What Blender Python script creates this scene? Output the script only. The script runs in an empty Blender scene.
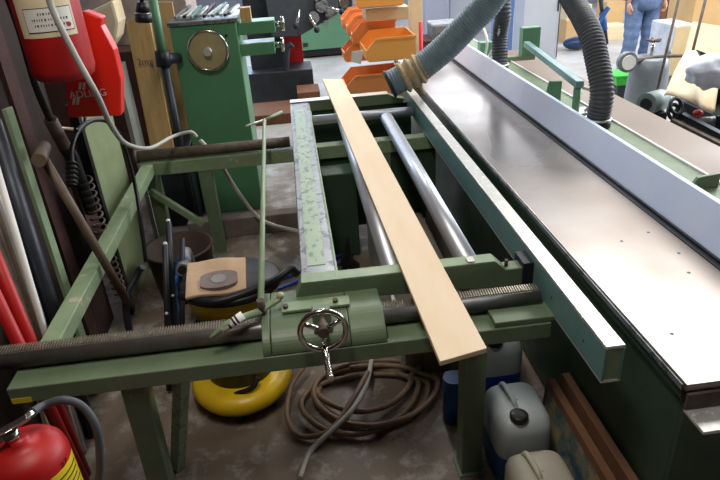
import bpy, bmesh, math, random
from mathutils import Vector, Matrix, Euler
random.seed(7)
COL = bpy.context.scene.collection
PI = math.pi
# ------------------------------------------------------------ camera frame
F = 608.0; CX, CY = 360.0, 240.0; H = 2.2
Dn = Vector((80, 1160, F)).normalized()
Yc = Vector((-81, -313, F)); Yc = (Yc - Dn * Yc.dot(Dn)).normalized()
Xc = Dn.cross(Yc)
if Xc.x < 0: Xc = -Xc
def at(px, py, x=None, y=None, z=None):
    d = Vector((px - CX, py - CY, F))
    r = Vector((d.dot(Xc), d.dot(Yc), -d.dot(Dn)))
    t = (z - H) / r.z if z is not None else (y / r.y if y is not None else x / r.x)
    return Vector((r.x * t, r.y * t, r.z * t + H))
cam = bpy.data.cameras.new('camera'); cam.sensor_width = 36; cam.lens = F * 36 / 720; cam.clip_end = 100; cam.clip_start = .02
co = bpy.data.objects.new('camera', cam); COL.objects.link(co)
cx_, cy_, cz_ = [Vector((Xc[i], Yc[i], -Dn[i])) for i in range(3)]   # image x, image y (down), forward in world axes
R = Matrix((cx_, -cy_, -cz_)).transposed()
co.matrix_world = Matrix.Translation((0, 0, H)) @ R.to_4x4()
bpy.context.scene.camera = co
cam.dof.use_dof = False

# ------------------------------------------------------------ materials
def lin(c):
    return tuple(((v / 255) / 12.92 if v / 255 <= .04045 else ((v / 255 + .055) / 1.055) ** 2.4) for v in c[:3]) + (1,)
def mat(name, c, rough=.5, metal=0., c2=None, scale=6., amt=.5, chip=None, chipamt=.62, chipscale=14., bump=.0, stretch=(1, 1, 1), rvar=.12, emit=0, coat=0, trans=0, ior=1.45, detail=6, contrast=.25):
    m = bpy.data.materials.new(name); m.use_nodes = True
    nt = m.node_tree; N = nt.nodes; L = nt.links
    b = N['Principled BSDF']
    tc = N.new('ShaderNodeTexCoord'); mp = N.new('ShaderNodeMapping'); mp.inputs['Scale'].default_value = stretch
    L.new(tc.outputs['Object'], mp.inputs['Vector'])
    n = N.new('ShaderNodeTexNoise'); n.inputs['Scale'].default_value = scale; n.inputs['Detail'].default_value = detail; n.inputs['Roughness'].default_value = .65
    L.new(mp.outputs[0], n.inputs['Vector'])
    c2 = c2 or tuple(v * .72 for v in c)
    rp = N.new('ShaderNodeValToRGB'); rp.color_ramp.elements[0].position = .5 - contrast; rp.color_ramp.elements[1].position = .5 + contrast
    rp.color_ramp.elements[0].color = lin(c); rp.color_ramp.elements[1].color = lin(c2)
    L.new(n.outputs['Fac'], rp.inputs[0]); out = rp.outputs[0]
    if chip:
        n2 = N.new('ShaderNodeTexNoise'); n2.inputs['Scale'].default_value = chipscale; n2.inputs['Detail'].default_value = 8; n2.inputs['Roughness'].default_value = .7
        L.new(mp.outputs[0], n2.inputs['Vector'])
        r2 = N.new('ShaderNodeValToRGB'); r2.color_ramp.elements[0].position = chipamt - .015; r2.color_ramp.elements[1].position = chipamt + .015
        L.new(n2.outputs['Fac'], r2.inputs[0])
        mx = N.new('ShaderNodeMix'); mx.data_type = 'RGBA'; L.new(r2.outputs[0], mx.inputs['Factor']); L.new(out, mx.inputs['A']); mx.inputs['B'].default_value = lin(chip)
        out = mx.outputs['Result']
    L.new(out, b.inputs['Base Color'])
    mr = N.new('ShaderNodeMapRange'); mr.inputs['To Min'].default_value = max(0, rough - rvar); mr.inputs['To Max'].default_value = min(1, rough + rvar)
    L.new(n.outputs['Fac'], mr.inputs['Value']); L.new(mr.outputs[0], b.inputs['Roughness'])
    b.inputs['Metallic'].default_value = metal; b.inputs['Coat Weight'].default_value = coat
    b.inputs['Transmission Weight'].default_value = trans; b.inputs['IOR'].default_value = ior
    if bump:
        bp = N.new('ShaderNodeBump'); bp.inputs['Strength'].default_value = bump; bp.inputs['Distance'].default_value = .01
        L.new(n.outputs['Fac'], bp.inputs['Height']); L.new(bp.outputs[0], b.inputs['Normal'])
    if emit:
        b.inputs['Emission Color'].default_value = lin(c); b.inputs['Emission Strength'].default_value = emit
    return m
M = {}
M['green'] = mat('green_enamel', (114, 130, 104), .42, c2=(92, 110, 84), chip=(146, 144, 124), chipamt=.69, chipscale=12)
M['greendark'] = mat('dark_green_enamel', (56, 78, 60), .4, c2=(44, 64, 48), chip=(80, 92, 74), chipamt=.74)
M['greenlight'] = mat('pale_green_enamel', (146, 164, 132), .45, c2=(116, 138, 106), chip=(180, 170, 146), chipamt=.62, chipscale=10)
M['greenworn'] = mat('scuffed_green_enamel', (156, 178, 150), .42, c2=(140, 162, 136), chip=(112, 120, 114), chipamt=.55, chipscale=30, stretch=(1, .6, 1))
M['greyworn'] = mat('bare_scuffed_steel', (150, 154, 156), .4, metal=.4, c2=(112, 116, 120), chip=(84, 90, 90), chipamt=.55)
M['bluegreen'] = mat('blue_green_enamel', (112, 150, 148), .35, c2=(96, 132, 130), chip=(130, 140, 130), chipamt=.74)
M['machgreen'] = mat('machine_green', (92, 148, 108), .4, c2=(82, 136, 98), chip=(30, 60, 40), chipamt=.72, scale=3)
M['lathegreen'] = mat('lathe_green', (98, 144, 112), .45, c2=(88, 132, 102), scale=3)
M['alu'] = mat('aluminium', (226, 226, 220), .38, metal=.55, c2=(196, 196, 190), chip=(250, 250, 245), chipamt=.6, chipscale=30, scale=14)
M['steel'] = mat('bright_steel', (206, 210, 218), .4, metal=.7, c2=(184, 188, 198), scale=6, rvar=.05)
M['chrome'] = mat('chrome', (215, 212, 205), .16, metal=1, c2=(170, 160, 150), scale=20)
M['rack'] = mat('oily_steel', (126, 124, 120), .38, metal=.6, c2=(98, 94, 90), scale=12)
M['ridge'] = mat('rack_teeth', (190, 182, 164), .4, metal=.7, c2=(120, 110, 95), scale=20)
M['rust'] = mat('rusty_steel', (112, 100, 88), .7, metal=.3, c2=(66, 54, 46), scale=14, bump=.2)
M['darksteel'] = mat('dark_steel', (58, 62, 68), .45, metal=.5, c2=(40, 42, 48))
M['black'] = mat('black_plastic', (26, 26, 28), .45, c2=(18, 18, 20))
M['rubber'] = mat('black_rubber', (84, 87, 92), .6, c2=(62, 65, 70))
M['brownwall'] = mat('dark_brown_panel', (42, 25, 20), .9, c2=(30, 18, 15), scale=4, stretch=(3, 3, .5))
M['redbrown'] = mat('red_brown_steel', (68, 37, 29), .85, c2=(50, 28, 23), scale=8)
M['plank'] = mat('pale_board', (230, 210, 182), .6, c2=(224, 198, 162), scale=3, stretch=(3, .6, 1), chip=(178, 132, 80), chipamt=.70, chipscale=40)
M['pine'] = mat('pine_wood', (206, 176, 118), .6, c2=(178, 140, 86), scale=4, stretch=(8, 8, .6), bump=.1)
M['oldwood'] = mat('old_wood', (120, 78, 48), .75, c2=(80, 48, 30), scale=8, stretch=(4, 4, 1), bump=.2)
M['greywood'] = mat('weathered_timber', (126, 118, 108), .85, c2=(96, 88, 80), scale=8, bump=.2)
M['toolwood'] = mat('worn_handle_wood', (110, 92, 76), .6, c2=(74, 60, 50), scale=10, bump=.15)
M['red'] = mat('red_enamel', (178, 26, 22), .45, c2=(160, 20, 20), scale=5)
M['redbag'] = mat('red_vinyl', (226, 44, 26), .32, c2=(210, 36, 22), scale=4, bump=.1)
M['white'] = mat('white_paint', (226, 224, 218), .5, c2=(206, 204, 198))
M['cream'] = mat('cream_label', (222, 208, 176), .6, c2=(206, 188, 150))
M['yellow'] = mat('yellow_plastic', (222, 188, 34), .35, c2=(200, 160, 26), scale=7, chip=(120, 96, 30), chipamt=.72)
M['yellowlab'] = mat('yellow_label', (226, 204, 40), .5, c2=(216, 190, 30))
M['ink'] = mat('black_ink', (24, 20, 20), .6)
M['whiteink'] = mat('white_ink', (236, 226, 220), .6)
M['blue'] = mat('blue_hose_plastic', (30, 62, 150), .35, c2=(24, 50, 130))
M['bluecan'] = mat('blue_plastic', (34, 84, 146), .45, c2=(28, 70, 124))
M['can'] = mat('translucent_polyethylene', (176, 184, 186), .45, c2=(150, 160, 164), scale=4)
M['canbeige'] = mat('cloudy_polyethylene', (190, 184, 170), .5, c2=(166, 158, 144), scale=4)
M['orange'] = mat('orange_plastic', (255, 186, 98), .45, c2=(254, 174, 84), scale=3)
M['hosegrey'] = mat('blue_grey_ducting', (124, 144, 152), .5, c2=(96, 118, 126), scale=10)
M['burlap'] = mat('burlap', (206, 184, 146), .95, c2=(160, 136, 100), scale=60, bump=.6)
M['palehose'] = mat('pale_grey_hose', (190, 190, 182), .5, c2=(168, 166, 158))
M['brownhose'] = mat('brown_rubber_hose', (142, 118, 94), .5, c2=(112, 90, 72), scale=20)
M['paper'] = mat('brown_paper', (206, 176, 146), .8, c2=(184, 154, 126), scale=6, bump=.15)
M['greysheet'] = mat('grey_board', (140, 142, 136), .7, c2=(112, 114, 108), scale=5)
M['palegreen'] = mat('pale_green_sheet', (146, 158, 120), .5, c2=(122, 136, 100), scale=3)
M['limegreen'] = mat('bright_green_plastic', (60, 190, 60), .4, c2=(50, 176, 52))
M['denim'] = mat('blue_denim', (112, 132, 166), .9, c2=(72, 94, 132), scale=12, bump=.3)
M['shirt'] = mat('grey_cloth', (90, 96, 110), .9)
M['skin'] = mat('skin', (206, 160, 134), .55, c2=(190, 140, 116))
M['hair'] = mat('brown_hair', (60, 44, 34), .7)
M['greytank'] = mat('grey_tank', (128, 136, 142), .4, metal=.2, c2=(104, 112, 118))
M['motor'] = mat('motor_grey', (116, 132, 130), .5, c2=(96, 112, 110))
M['canvas'] = mat('cream_canvas', (230, 220, 198), .85, c2=(214, 192, 150), scale=4, bump=.2)
M['whitebag'] = mat('white_plastic_bag', (216, 220, 232), .35, c2=(180, 188, 206), scale=9, bump=.3)
M['cardboard'] = mat('cardboard', (214, 178, 126), .8, c2=(196, 158, 106), scale=3)
M['palewood'] = mat('pale_plywood', (236, 214, 176), .6, c2=(222, 194, 148), scale=3, stretch=(1, 5, 5))
M['cabgrey'] = mat('grey_cabinet', (176, 180, 188), .5, c2=(166, 170, 178), scale=2)
M['cabblue'] = mat('blue_cabinet', (120, 150, 206), .5, c2=(110, 140, 196), scale=2)
M['wallback'] = mat('grey_wall_paint', (158, 162, 176), .7, c2=(150, 152, 168), scale=2)
M['tan'] = mat('tan_paint', (214, 196, 160), .5, c2=(200, 180, 142))
M['poster'] = mat('printed_carton', (62, 92, 108), .6, c2=(158, 144, 108), scale=9, contrast=.1)
M['carton'] = mat('brown_fibreboard', (122, 84, 58), .8, c2=(98, 66, 46), scale=5)

def table_metal(name, c1, c2, rust, rough):
    m = bpy.data.materials.new(name); m.use_nodes = True; nt = m.node_tree; N = nt.nodes; L = nt.links; b = N['Principled BSDF']
    tc = N.new('ShaderNodeTexCoord')
    def noise(sc, st, det=6):
        mp = N.new('ShaderNodeMapping'); mp.inputs['Scale'].default_value = st; L.new(tc.outputs['Object'], mp.inputs[0])
        n = N.new('ShaderNodeTexNoise'); n.inputs['Scale'].default_value = sc; n.inputs['Detail'].default_value = det; n.inputs['Roughness'].default_value = .6; L.new(mp.outputs[0], n.inputs[0]); return n
    a = noise(1.6, (1, .6, 1), 1.5); s = noise(2.6, (1, 1.4, 1), 4); 
    r = N.new('ShaderNodeValToRGB'); r.color_ramp.elements[0].position = .38; r.color_ramp.elements[1].position = .66
    r.color_ramp.elements[0].color = lin(c1); r.color_ramp.elements[1].color = lin(c2); L.new(a.outputs['Fac'], r.inputs[0])
    r2 = N.new('ShaderNodeValToRGB'); r2.color_ramp.elements[0].position = .35; r2.color_ramp.elements[1].position = .85
    r2.color_ramp.elements[1].color = (.45, .45, .45, 1); L.new(s.outputs['Fac'], r2.inputs[0])
    mx = N.new('ShaderNodeMix'); mx.data_type = 'RGBA'; L.new(r2.outputs[0], mx.inputs['Factor']); L.new(r.outputs[0], mx.inputs['A']); mx.inputs['B'].default_value = lin(rust)
    L.new(mx.outputs['Result'], b.inputs['Base Color']); b.inputs['Metallic'].default_value = .85
    mr = N.new('ShaderNodeMapRange'); mr.inputs['From Min'].default_value = .3; mr.inputs['From Max'].default_value = .7; mr.inputs['To Min'].default_value = rough - .08; mr.inputs['To Max'].default_value = rough + .14
    L.new(a.outputs['Fac'], mr.inputs['Value']); L.new(mr.outputs[0], b.inputs['Roughness'])
    return m
M['table'] = table_metal('ground_cast_iron', (168, 162, 158), (136, 128, 122), (118, 104, 94), .31)
M['browntable'] = table_metal('stained_bench_steel', (132, 118, 106), (116, 100, 88), (140, 124, 112), .5); M['browntable'].node_tree.nodes['Principled BSDF'].inputs['Metallic'].default_value = .25
def floor_mat():
    m = bpy.data.materials.new('worn_concrete'); m.use_nodes = True; nt = m.node_tree; N = nt.nodes; L = nt.links; b = N['Principled BSDF']
    tc = N.new('ShaderNodeTexCoord')
    def noise(sc, det=8):
        n = N.new('ShaderNodeTexNoise'); n.inputs['Scale'].default_value = sc; n.inputs['Detail'].default_value = det; n.inputs['Roughness'].default_value = .7; L.new(tc.outputs['Object'], n.inputs[0]); return n
    a = noise(1.3); d = noise(5); e = noise(30)
    r = N.new('ShaderNodeValToRGB'); r.color_ramp.elements[0].position = .35; r.color_ramp.elements[1].position = .65
    r.color_ramp.elements[0].color = lin((186, 186, 188)); r.color_ramp.elements[1].color = lin((160, 152, 140)); L.new(a.outputs['Fac'], r.inputs[0])
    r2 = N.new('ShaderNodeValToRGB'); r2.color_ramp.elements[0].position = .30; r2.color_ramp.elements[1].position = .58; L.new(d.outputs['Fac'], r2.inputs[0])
    # brown dirt blotches, deepened to paint in the shade under the machine stand
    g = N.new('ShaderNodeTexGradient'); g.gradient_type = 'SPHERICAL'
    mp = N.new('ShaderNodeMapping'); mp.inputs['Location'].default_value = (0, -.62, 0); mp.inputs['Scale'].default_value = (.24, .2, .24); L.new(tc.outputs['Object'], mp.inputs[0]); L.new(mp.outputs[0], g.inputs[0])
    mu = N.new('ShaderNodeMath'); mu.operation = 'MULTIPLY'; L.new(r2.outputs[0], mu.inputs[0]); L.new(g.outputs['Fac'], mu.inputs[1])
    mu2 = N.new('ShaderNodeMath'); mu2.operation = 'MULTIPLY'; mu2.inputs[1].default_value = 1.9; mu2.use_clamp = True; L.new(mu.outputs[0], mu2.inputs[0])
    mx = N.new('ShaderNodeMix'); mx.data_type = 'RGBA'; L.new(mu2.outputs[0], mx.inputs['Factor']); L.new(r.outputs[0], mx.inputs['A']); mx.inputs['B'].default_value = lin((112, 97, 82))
    L.new(mx.outputs['Result'], b.inputs['Base Color']); b.inputs['Roughness'].default_value = .55
    bp = N.new('ShaderNodeBump'); bp.inputs['Strength'].default_value = .15; bp.inputs['Distance'].default_value = .01; L.new(e.outputs['Fac'], bp.inputs['Height']); L.new(bp.outputs[0], b.inputs['Normal'])
    return m
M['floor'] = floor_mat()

# ------------------------------------------------------------ mesh building
def spline(pts, n=8):
    pts = [Vector(p) for p in pts]
    if len(pts) < 3: return pts
    out = []
    P = [pts[0] * 2 - pts[1]] + pts + [pts[-1] * 2 - pts[-2]]
    for i in range(1, len(P) - 2):
        a, b, c, d = P[i - 1:i + 3]
        for k in range(n):
            t = k / n
            out.append(.5 * ((2 * b) + (c - a) * t + (2 * a - 5 * b + 4 * c - d) * t * t + (3 * b - a - 3 * c + d) * t ** 3))
    out.append(pts[-1]); return out
class MB:
    def __init__(s): s.v = []; s.f = []; s.sm = []
    def add(s, vs, fs, smooth=False):
        o = len(s.v); s.v += [Vector(v) for v in vs]; s.f += [tuple(i + o for i in f) for f in fs]; s.sm += [smooth] * len(fs); return s
    def box(s, x0, x1, y0, y1, z0, z1):
        return s.obox(Vector(((x0 + x1) / 2, (y0 + y1) / 2, (z0 + z1) / 2)), Vector(((x1 - x0) / 2, 0, 0)), Vector((0, (y1 - y0) / 2, 0)), Vector((0, 0, (z1 - z0) / 2)))
    def obox(s, c, a, b, d):
        vs = [c + a * i + b * j + d * k for i in (-1, 1) for j in (-1, 1) for k in (-1, 1)]
        return s.add(vs, [(0, 1, 3, 2), (4, 6, 7, 5), (0, 4, 5, 1), (2, 3, 7, 6), (0, 2, 6, 4), (1, 5, 7, 3)])
    def bar(s, p, q, w, h, up=(0, 0, 1)):      # rectangular bar from p to q, w across, h along up
        p, q, up = Vector(p), Vector(q), Vector(up); d = q - p; a = d.normalized(); side = a.cross(up).normalized(); u = side.cross(a)
        return s.obox((p + q) / 2, d / 2, side * w / 2, u * h / 2)
    def tube(s, pts, r, seg=12, n=8, rf=None, cap=True, hollow=0):
        P = spline(pts, n) if len(pts) > 2 and n > 1 else [Vector(p) for p in pts]
        T = [(P[min(i + 1, len(P) - 1)] - P[max(i - 1, 0)]).normalized() for i in range(len(P))]
        u = T[0].orthogonal().normalized(); rings = []; L = 0
        vs = []
        for i, p in enumerate(P):
            u = (u - T[i] * u.dot(T[i])).normalized(); w = T[i].cross(u)
            if i: L += (P[i] - P[i - 1]).length
            rr = rf(L, i / (len(P) - 1)) if rf else r
            for k in range(seg):
                a = 2 * PI * k / seg; vs.append(p + (u * math.cos(a) + w * math.sin(a)) * rr)
        fs = [(i * seg + k, i * seg + (k + 1) % seg, (i + 1) * seg + (k + 1) % seg, (i + 1) * seg + k) for i in range(len(P) - 1) for k in range(seg)]
        o = len(s.v); s.add(vs, fs, True)
        if cap:
            m = (len(P) - 1) * seg
            s.add([], [tuple(range(seg - 1, -1, -1)), tuple(range(m, m + seg))]); 
            s.f[-2] = tuple(i + o for i in range(seg - 1, -1, -1)); s.f[-1] = tuple(o + m + i for i in range(seg))
        return s
    def cyl(s, p, q, r, seg=24, r2=None):
        r2 = r if r2 is None else r2
        return s.tube([p, q], r, seg, 1, rf=lambda L, t: r + (r2 - r) * t)
    def ring(s, c, nrm, R_, r, seg=36, ms=10):
        nrm = Vector(nrm).normalized(); u = nrm.orthogonal().normalized(); w = nrm.cross(u); c = Vector(c); vs = []
        for i in range(seg):
            a = 2 * PI * i / seg; d = u * math.cos(a) + w * math.sin(a)
            for k in range(ms):
                b = 2 * PI * k / ms; vs.append(c + d * (R_ + r * math.cos(b)) + nrm * r * math.sin(b))
        fs = [(i * ms + k, ((i + 1) % seg) * ms + k, ((i + 1) % seg) * ms + (k + 1) % ms, i * ms + (k + 1) % ms) for i in range(seg) for k in range(ms)]
        return s.add(vs, fs, True)
    def lathe(s, c, prof, seg=32, axis=(0, 0, 1)):    # prof list of (radius, height)
        ax = Vector(axis).normalized(); u = ax.orthogonal().normalized(); w = ax.cross(u); c = Vector(c); vs = []
        for r, h in prof:
            for k in range(seg):
                a = 2 * PI * k / seg; vs.append(c + ax * h + (u * math.cos(a) + w * math.sin(a)) * r)
        n = len(prof); fs = [(i * seg + k, i * seg + (k + 1) % seg, (i + 1) * seg + (k + 1) % seg, (i + 1) * seg + k) for i in range(n - 1) for k in range(seg)]
        fs += [tuple(range(seg - 1, -1, -1)), tuple(range((n - 1) * seg, n * seg))]
        return s.add(vs, fs, True)
    def prism(s, poly, d):      # poly: list of 3-D points, extruded by d
        d = Vector(d); n = len(poly); vs = [Vector(p) for p in poly] + [Vector(p) + d for p in poly]
        return s.add(vs, [tuple(range(n - 1, -1, -1)), tuple(range(n, 2 * n))] + [(i, (i + 1) % n, n + (i + 1) % n, n + i) for i in range(n)])
    def ball(s, c, r, seg=16, sc=(1, 1, 1)):
        c = Vector(c); n = seg // 2
        prof = [(max(1e-4, r * math.sin(PI * i / n)), -r * math.cos(PI * i / n)) for i in range(n + 1)]
        o = len(s.v); s.lathe((0, 0, 0), prof, seg)
        for i in range(o, len(s.v)): v = s.v[i]; s.v[i] = c + Vector((v.x * sc[0], v.y * sc[1], v.z * sc[2]))
        return s
    def sheet(s, fn, nu, nv, th):   # thick wavy sheet: fn(u,v) -> point
        g = [[Vector(fn(i / nu, j / nv)) for j in range(nv + 1)] for i in range(nu + 1)]; o = len(s.v); vs = []
        nn = (g[nu][0] - g[0][0]).cross(g[0][nv] - g[0][0]).normalized() * th
        for L_ in (0, 1):
            for i in range(nu + 1):
                for j in range(nv + 1): vs.append(g[i][j] + nn * L_)
        q = (nu + 1) * (nv + 1); idx = lambda i, j: i * (nv + 1) + j; fs = []
        for i in range(nu):
            for j in range(nv):
                a, b, c, d = idx(i, j), idx(i + 1, j), idx(i + 1, j + 1), idx(i, j + 1); fs += [(a, d, c, b), (a + q, b + q, c + q, d + q)]
        rim = [idx(i, 0) for i in range(nu)] + [idx(nu, j) for j in range(nv)] + [idx(i, nv) for i in range(nu, 0, -1)] + [idx(0, j) for j in range(nv, 0, -1)]
        for k in range(len(rim)):
            a, b = rim[k], rim[(k + 1) % len(rim)]; fs.append((a, b, b + q, a + q))
        return s.add(vs, fs, True)
    def build(s, name, m, parent=None, bevel=0, loc=None):
        vs = s.v
        if parent is not None:
            org = Vector(parent['_w'])
        else:
            org = Vector(((min(v.x for v in vs) + max(v.x for v in vs)) / 2, (min(v.y for v in vs) + max(v.y for v in vs)) / 2, min(v.z for v in vs))) if loc is None else Vector(loc)
        me = bpy.data.meshes.new(name); me.from_pydata([tuple(v - org) for v in vs], [], s.f)
        me.polygons.foreach_set('use_smooth', s.sm); me.update()
        bm = bmesh.new(); bm.from_mesh(me); bmesh.ops.recalc_face_normals(bm, faces=bm.faces); bm.to_mesh(me); bm.free()
        o = bpy.data.objects.new(name, me); COL.objects.link(o)
        me.materials.append(M[m] if isinstance(m, str) else m)
        if parent is not None: o.parent = parent; o['_w'] = tuple(org)
        else: o.location = org; o['_w'] = tuple(org)
        if bevel:
            b = o.modifiers.new('bevel', 'BEVEL'); b.width = bevel; b.segments = 2; b.limit_method = 'ANGLE'; b.angle_limit = math.radians(40)
        return o
def tag(o, label, cat, group=None, kind=None):
    o['label'] = label; o['category'] = cat
    if group: o['group'] = group
    if kind: o['kind'] = kind
    return o
def thing(name, loc, label, cat, group=None):
    o = bpy.data.objects.new(name, None); COL.objects.link(o); o.location = loc; o['_w'] = tuple(loc); o.empty_display_size = .05
    return tag(o, label, cat, group)
def struct(o): o['kind'] = 'structure'; return o
def text(s, size, origin, xdir, ydir, m, parent, name='lettering', ext=.0006, align='CENTER', fit=None):
    cu = bpy.data.curves.new('tmp', 'FONT'); cu.body = s; cu.size = size; cu.extrude = ext; cu.align_x = align; cu.align_y = 'CENTER'
    t = bpy.data.objects.new('tmp', cu); me = bpy.data.meshes.new_from_object(t); bpy.data.objects.remove(t)
    xd, yd = Vector(xdir).normalized(), Vector(ydir).normalized(); nz = xd.cross(yd)
    vs = []
    for v in me.vertices:
        p = v.co; q = fit(p) if fit else Vector(origin) + xd * p.x + yd * p.y + nz * p.z; vs.append(q)
    mb = MB(); mb.add(vs, [tuple(p.vertices) for p in me.polygons]); return mb.build(name, m, parent)

# ============================================================ SETTING
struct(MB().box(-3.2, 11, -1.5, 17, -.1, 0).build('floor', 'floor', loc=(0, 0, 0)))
struct(MB().box(-1.5, -1.35, -1.5, 3.48, 0, 4.3).build('wall_left', 'brownwall'))
struct(MB().box(-2.9, -2.75, 3.35, 16, 0, 4.4).build('wall_left_far', 'wallback'))
struct(MB().box(-2.9, -1.5, 3.3, 3.48, 0, 4.3).build('wall_return', 'brownwall'))
struct(MB().box(-2.9, 10.5, 16, 16.15, 0, 4.4).build('wall_back', 'wallback'))
struct(MB().box(-2.9, 10.5, -1.5, 16.15, 4.4, 4.55).build('ceiling', mat('ceiling_paint', (150, 152, 156), .8)))
struct(MB().box(-1.5, 10.5, -1.65, -1.5, 0, 4.4).build('wall_front', 'brownwall'))
struct(MB().box(10.4, 10.55, -1.5, 16, 0, 1.2).build('wall_right', 'wallback'))
# upright trims on the brown wall
t1 = MB().box(-1.35, -1.33, 3.02, 3.14, 0, 3.6).build('trim_1', 'redbrown'); struct(t1)
t2 = MB().box(-1.35, -1.335, 2.55, 2.58, 0, 3.6).build('trim_2', 'redbrown'); struct(t2)

# ============================================================ CARRIAGE STAND
st = thing('machine_stand', (-.2, 3.1, 0), 'long green welded steel stand on legs carrying the toothed shaft and carriage', 'machine stand')
MB().box(-1.165, .885, 1.852, 2.03, .705, .775).build('front_beam', 'green', st, .004)
MB().box(-1.165, 1.0, 4.22, 4.32, .68, .775).build('back_beam', 'greenlight', st, .004)
MB().box(-1.145, -1.065, 2.032, 4.218, .70, .772).build('side_beam', 'greenlight', st, .004)
MB().box(.66, .90, 1.86, 1.975, .777, .80).build('end_plate', 'green', st, .003)
for p, q in (((-.735, 1.91, .704), (-.78, 1.99, 0)), ((.59, 1.91, .704), (.585, 1.90, 0)), ((-.72, 4.27, .679), (-.72, 4.27, 0)), ((.59, 4.27, .679), (.59, 4.27, 0)), ((-1.1, 4.27, .679), (-1.1, 4.27, 0))):
    p, q = Vector(p), Vector(q); lg = MB(); lg.bar(p, q, .09, .09, up=(0, 1, 0)); lg.box(q.x - .06, q.x + .06, q.y - .06, q.y + .06, 0, .008)
    lg.build('leg', 'green', st, .003)
MB().bar((-.565, 1.98, .70), (-.74, 2.12, .01), .05, .05).build('brace', 'greenworn', st, .003)
MB().bar(at(150, 191, y=4.19), at(203, 224, y=4.19), .045, .045).build('brace', 'greenlight', st, .003)
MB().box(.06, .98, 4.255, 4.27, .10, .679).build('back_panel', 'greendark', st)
# toothed round shaft at the front
sy, sz = 1.985, .812
MB().cyl((-1.30, sy, sz), (.88, sy, sz), .037, 28).build('shaft', 'rack', st)
rk = MB().box(-1.30, .88, sy - .012, sy + .034, sz + .024, sz + .036).build('toothed_rack', 'rack', st)
tb = MB(); x = -1.295
while x < .875:
    tb.prism([(x, sy - .008, sz + .036), (x, sy + .032, sz + .034), (x, sy + .034, sz + .045), (x, sy - .004, sz + .041)], (.0048, 0, 0)); x += .0103
tb.build('rack_teeth', 'ridge', rk)
MB().cyl((-1.17, 4.27, .82), (-.09, 4.27, .82), .038, 24).build('shaft', 'rust', st)
MB().cyl((-1.19, 4.27, .82), (-1.17, 4.27, .82), .05, 20).build('shaft_collar', 'rust', st)
MB().box(-1.16, -1.09, 1.849, 1.8515, .708, .73).build('foot_plate', 'yellowlab', st)

# ============================================================ SLIDING CARRIAGE
ca = thing('sliding_carriage', (.4, 2.0, .77), 'wide green sliding carriage with crank wheel, cross beams and rollers on the stand', 'machine carriage')
def cowl(x0, x1, name, m):
    poly = [(2.16, .868), (2.03, .868)] + [(2.0 - .145 * math.sin(t * PI / 24), .785 + .083 * math.cos(t * PI / 24)) for t in range(1, 12)] + [(1.855, .778), (2.16, .778)]
    o = MB().prism([(x0, y, z) for y, z in poly], (x1 - x0, 0, 0)).build(name, m, ca, .004); return o
# cowl is hollow below: hugs the shaft
cowl(-.232, -.20, 'end_cheek', 'green'); cowl(-.198, .10, 'gear_housing', 'green'); cowl(.102, .238, 'bearing_cowl', 'green')
MB().box(-.15, .115, 1.985, 2.05, .872, .884).build('cover_strip', 'greenlight', ca, .002)
for x in (-.135, .06):
    MB().cyl((x, 2.01, .884), (x, 2.01, .897), .011, 6).build('bolt', 'rust', ca)
# crank wheel
cw = MB().ring((0, 1.80, .905), (0, 1, 0), .083, .011, 40, 10).build('handwheel', 'chrome', ca)
sp = MB()
for a in (90, 210, 330): sp.tube([(0, 1.805, .905), (.083 * math.cos(math.radians(a + 180)), 1.80, .905 + .083 * math.sin(math.radians(a + 180)))], .009, 10, 1)
sp.build('spokes', 'chrome', cw); MB().cyl((0, 1.782, .905), (0, 1.83, .905), .021, 18).build('hub', 'rust', cw)
MB().cyl((0, 1.83, .905), (0, 1.875, .905), .014, 14).build('axle', 'rust', cw)
MB().box(-.035, .035, 1.875, 1.93, .845, .935).build('gear_boss', 'green', ca, .006)
MB().tube([(0, 1.795, .822), (.004, 1.74, .80), (.008, 1.66, .80)], .012, 14, 14, rf=lambda L, t: .0125 + .0018 * math.sin(L * 700)).build('crank_handle', 'chrome', cw)
# near cross beam: deep box with stepped right end
nb = MB().prism([(-.066, 2.10, .93), (-.105, 2.10, .845), (.80, 2.10, .80), (.93, 2.10, .775), (.93, 2.10, .885), (.78, 2.10, .885), (.735, 2.10, .93)], (0, .07, 0)).build('near_cross_beam', 'green', ca, .005)
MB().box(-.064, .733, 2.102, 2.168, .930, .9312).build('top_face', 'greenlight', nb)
MB().cyl((.79, 2.13, .885), (.79, 2.13, .915), .008, 10).build('pin', 'rust', nb)
MB().box(.62, .65, 2.11, 2.15, .934, .938).build('shim', 'white', nb)
fb = MB().prism([(-.066, 4.93, .93), (-.066, 4.93, .845), (.86, 4.93, .845), (.88, 4.93, .88), (.80, 4.93, .90), (.74, 4.93, .93)], (0, .08, 0)).build('far_cross_beam', 'green', ca, .004)
MB().box(-.066, .74, 4.925, 5.015, .930, .935).build('edge_strip', 'alu', fb)
MB().cyl((.0, 4.62, .86), (.885, 4.62, .86), .036, 24).build('chrome_shaft', 'steel', ca)
MB().cyl((-.05, 4.80, .80), (.93, 4.80, .80), .03, 24).build('guide_bar', 'darksteel', ca)
# long stacked beam: worn paint with scuffed steel borders
lb = MB().box(-.066, .079, 2.172, 4.928, .84, .926).build('long_beam', 'greyworn', ca, .005)
MB().box(-.036, .040, 2.24, 4.72, .9262, .9285).build('painted_top', 'greenworn', lb)
MB().box(-.066, .079, 2.10, 2.172, .9302, .9335).build('end_cap', 'greenlight', lb, .001)
MB().box(.0795, .088, 2.172, 4.928, .85, .918).build('side_flange', 'greenlight', lb, .001)
# two steel rollers
for x, y1 in ((.325, 4.90), (.65, 4.45)):
    MB().cyl((x, 2.172, .872), (x, y1, .872), .046, 36).build('roller', 'steel', ca)
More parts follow.
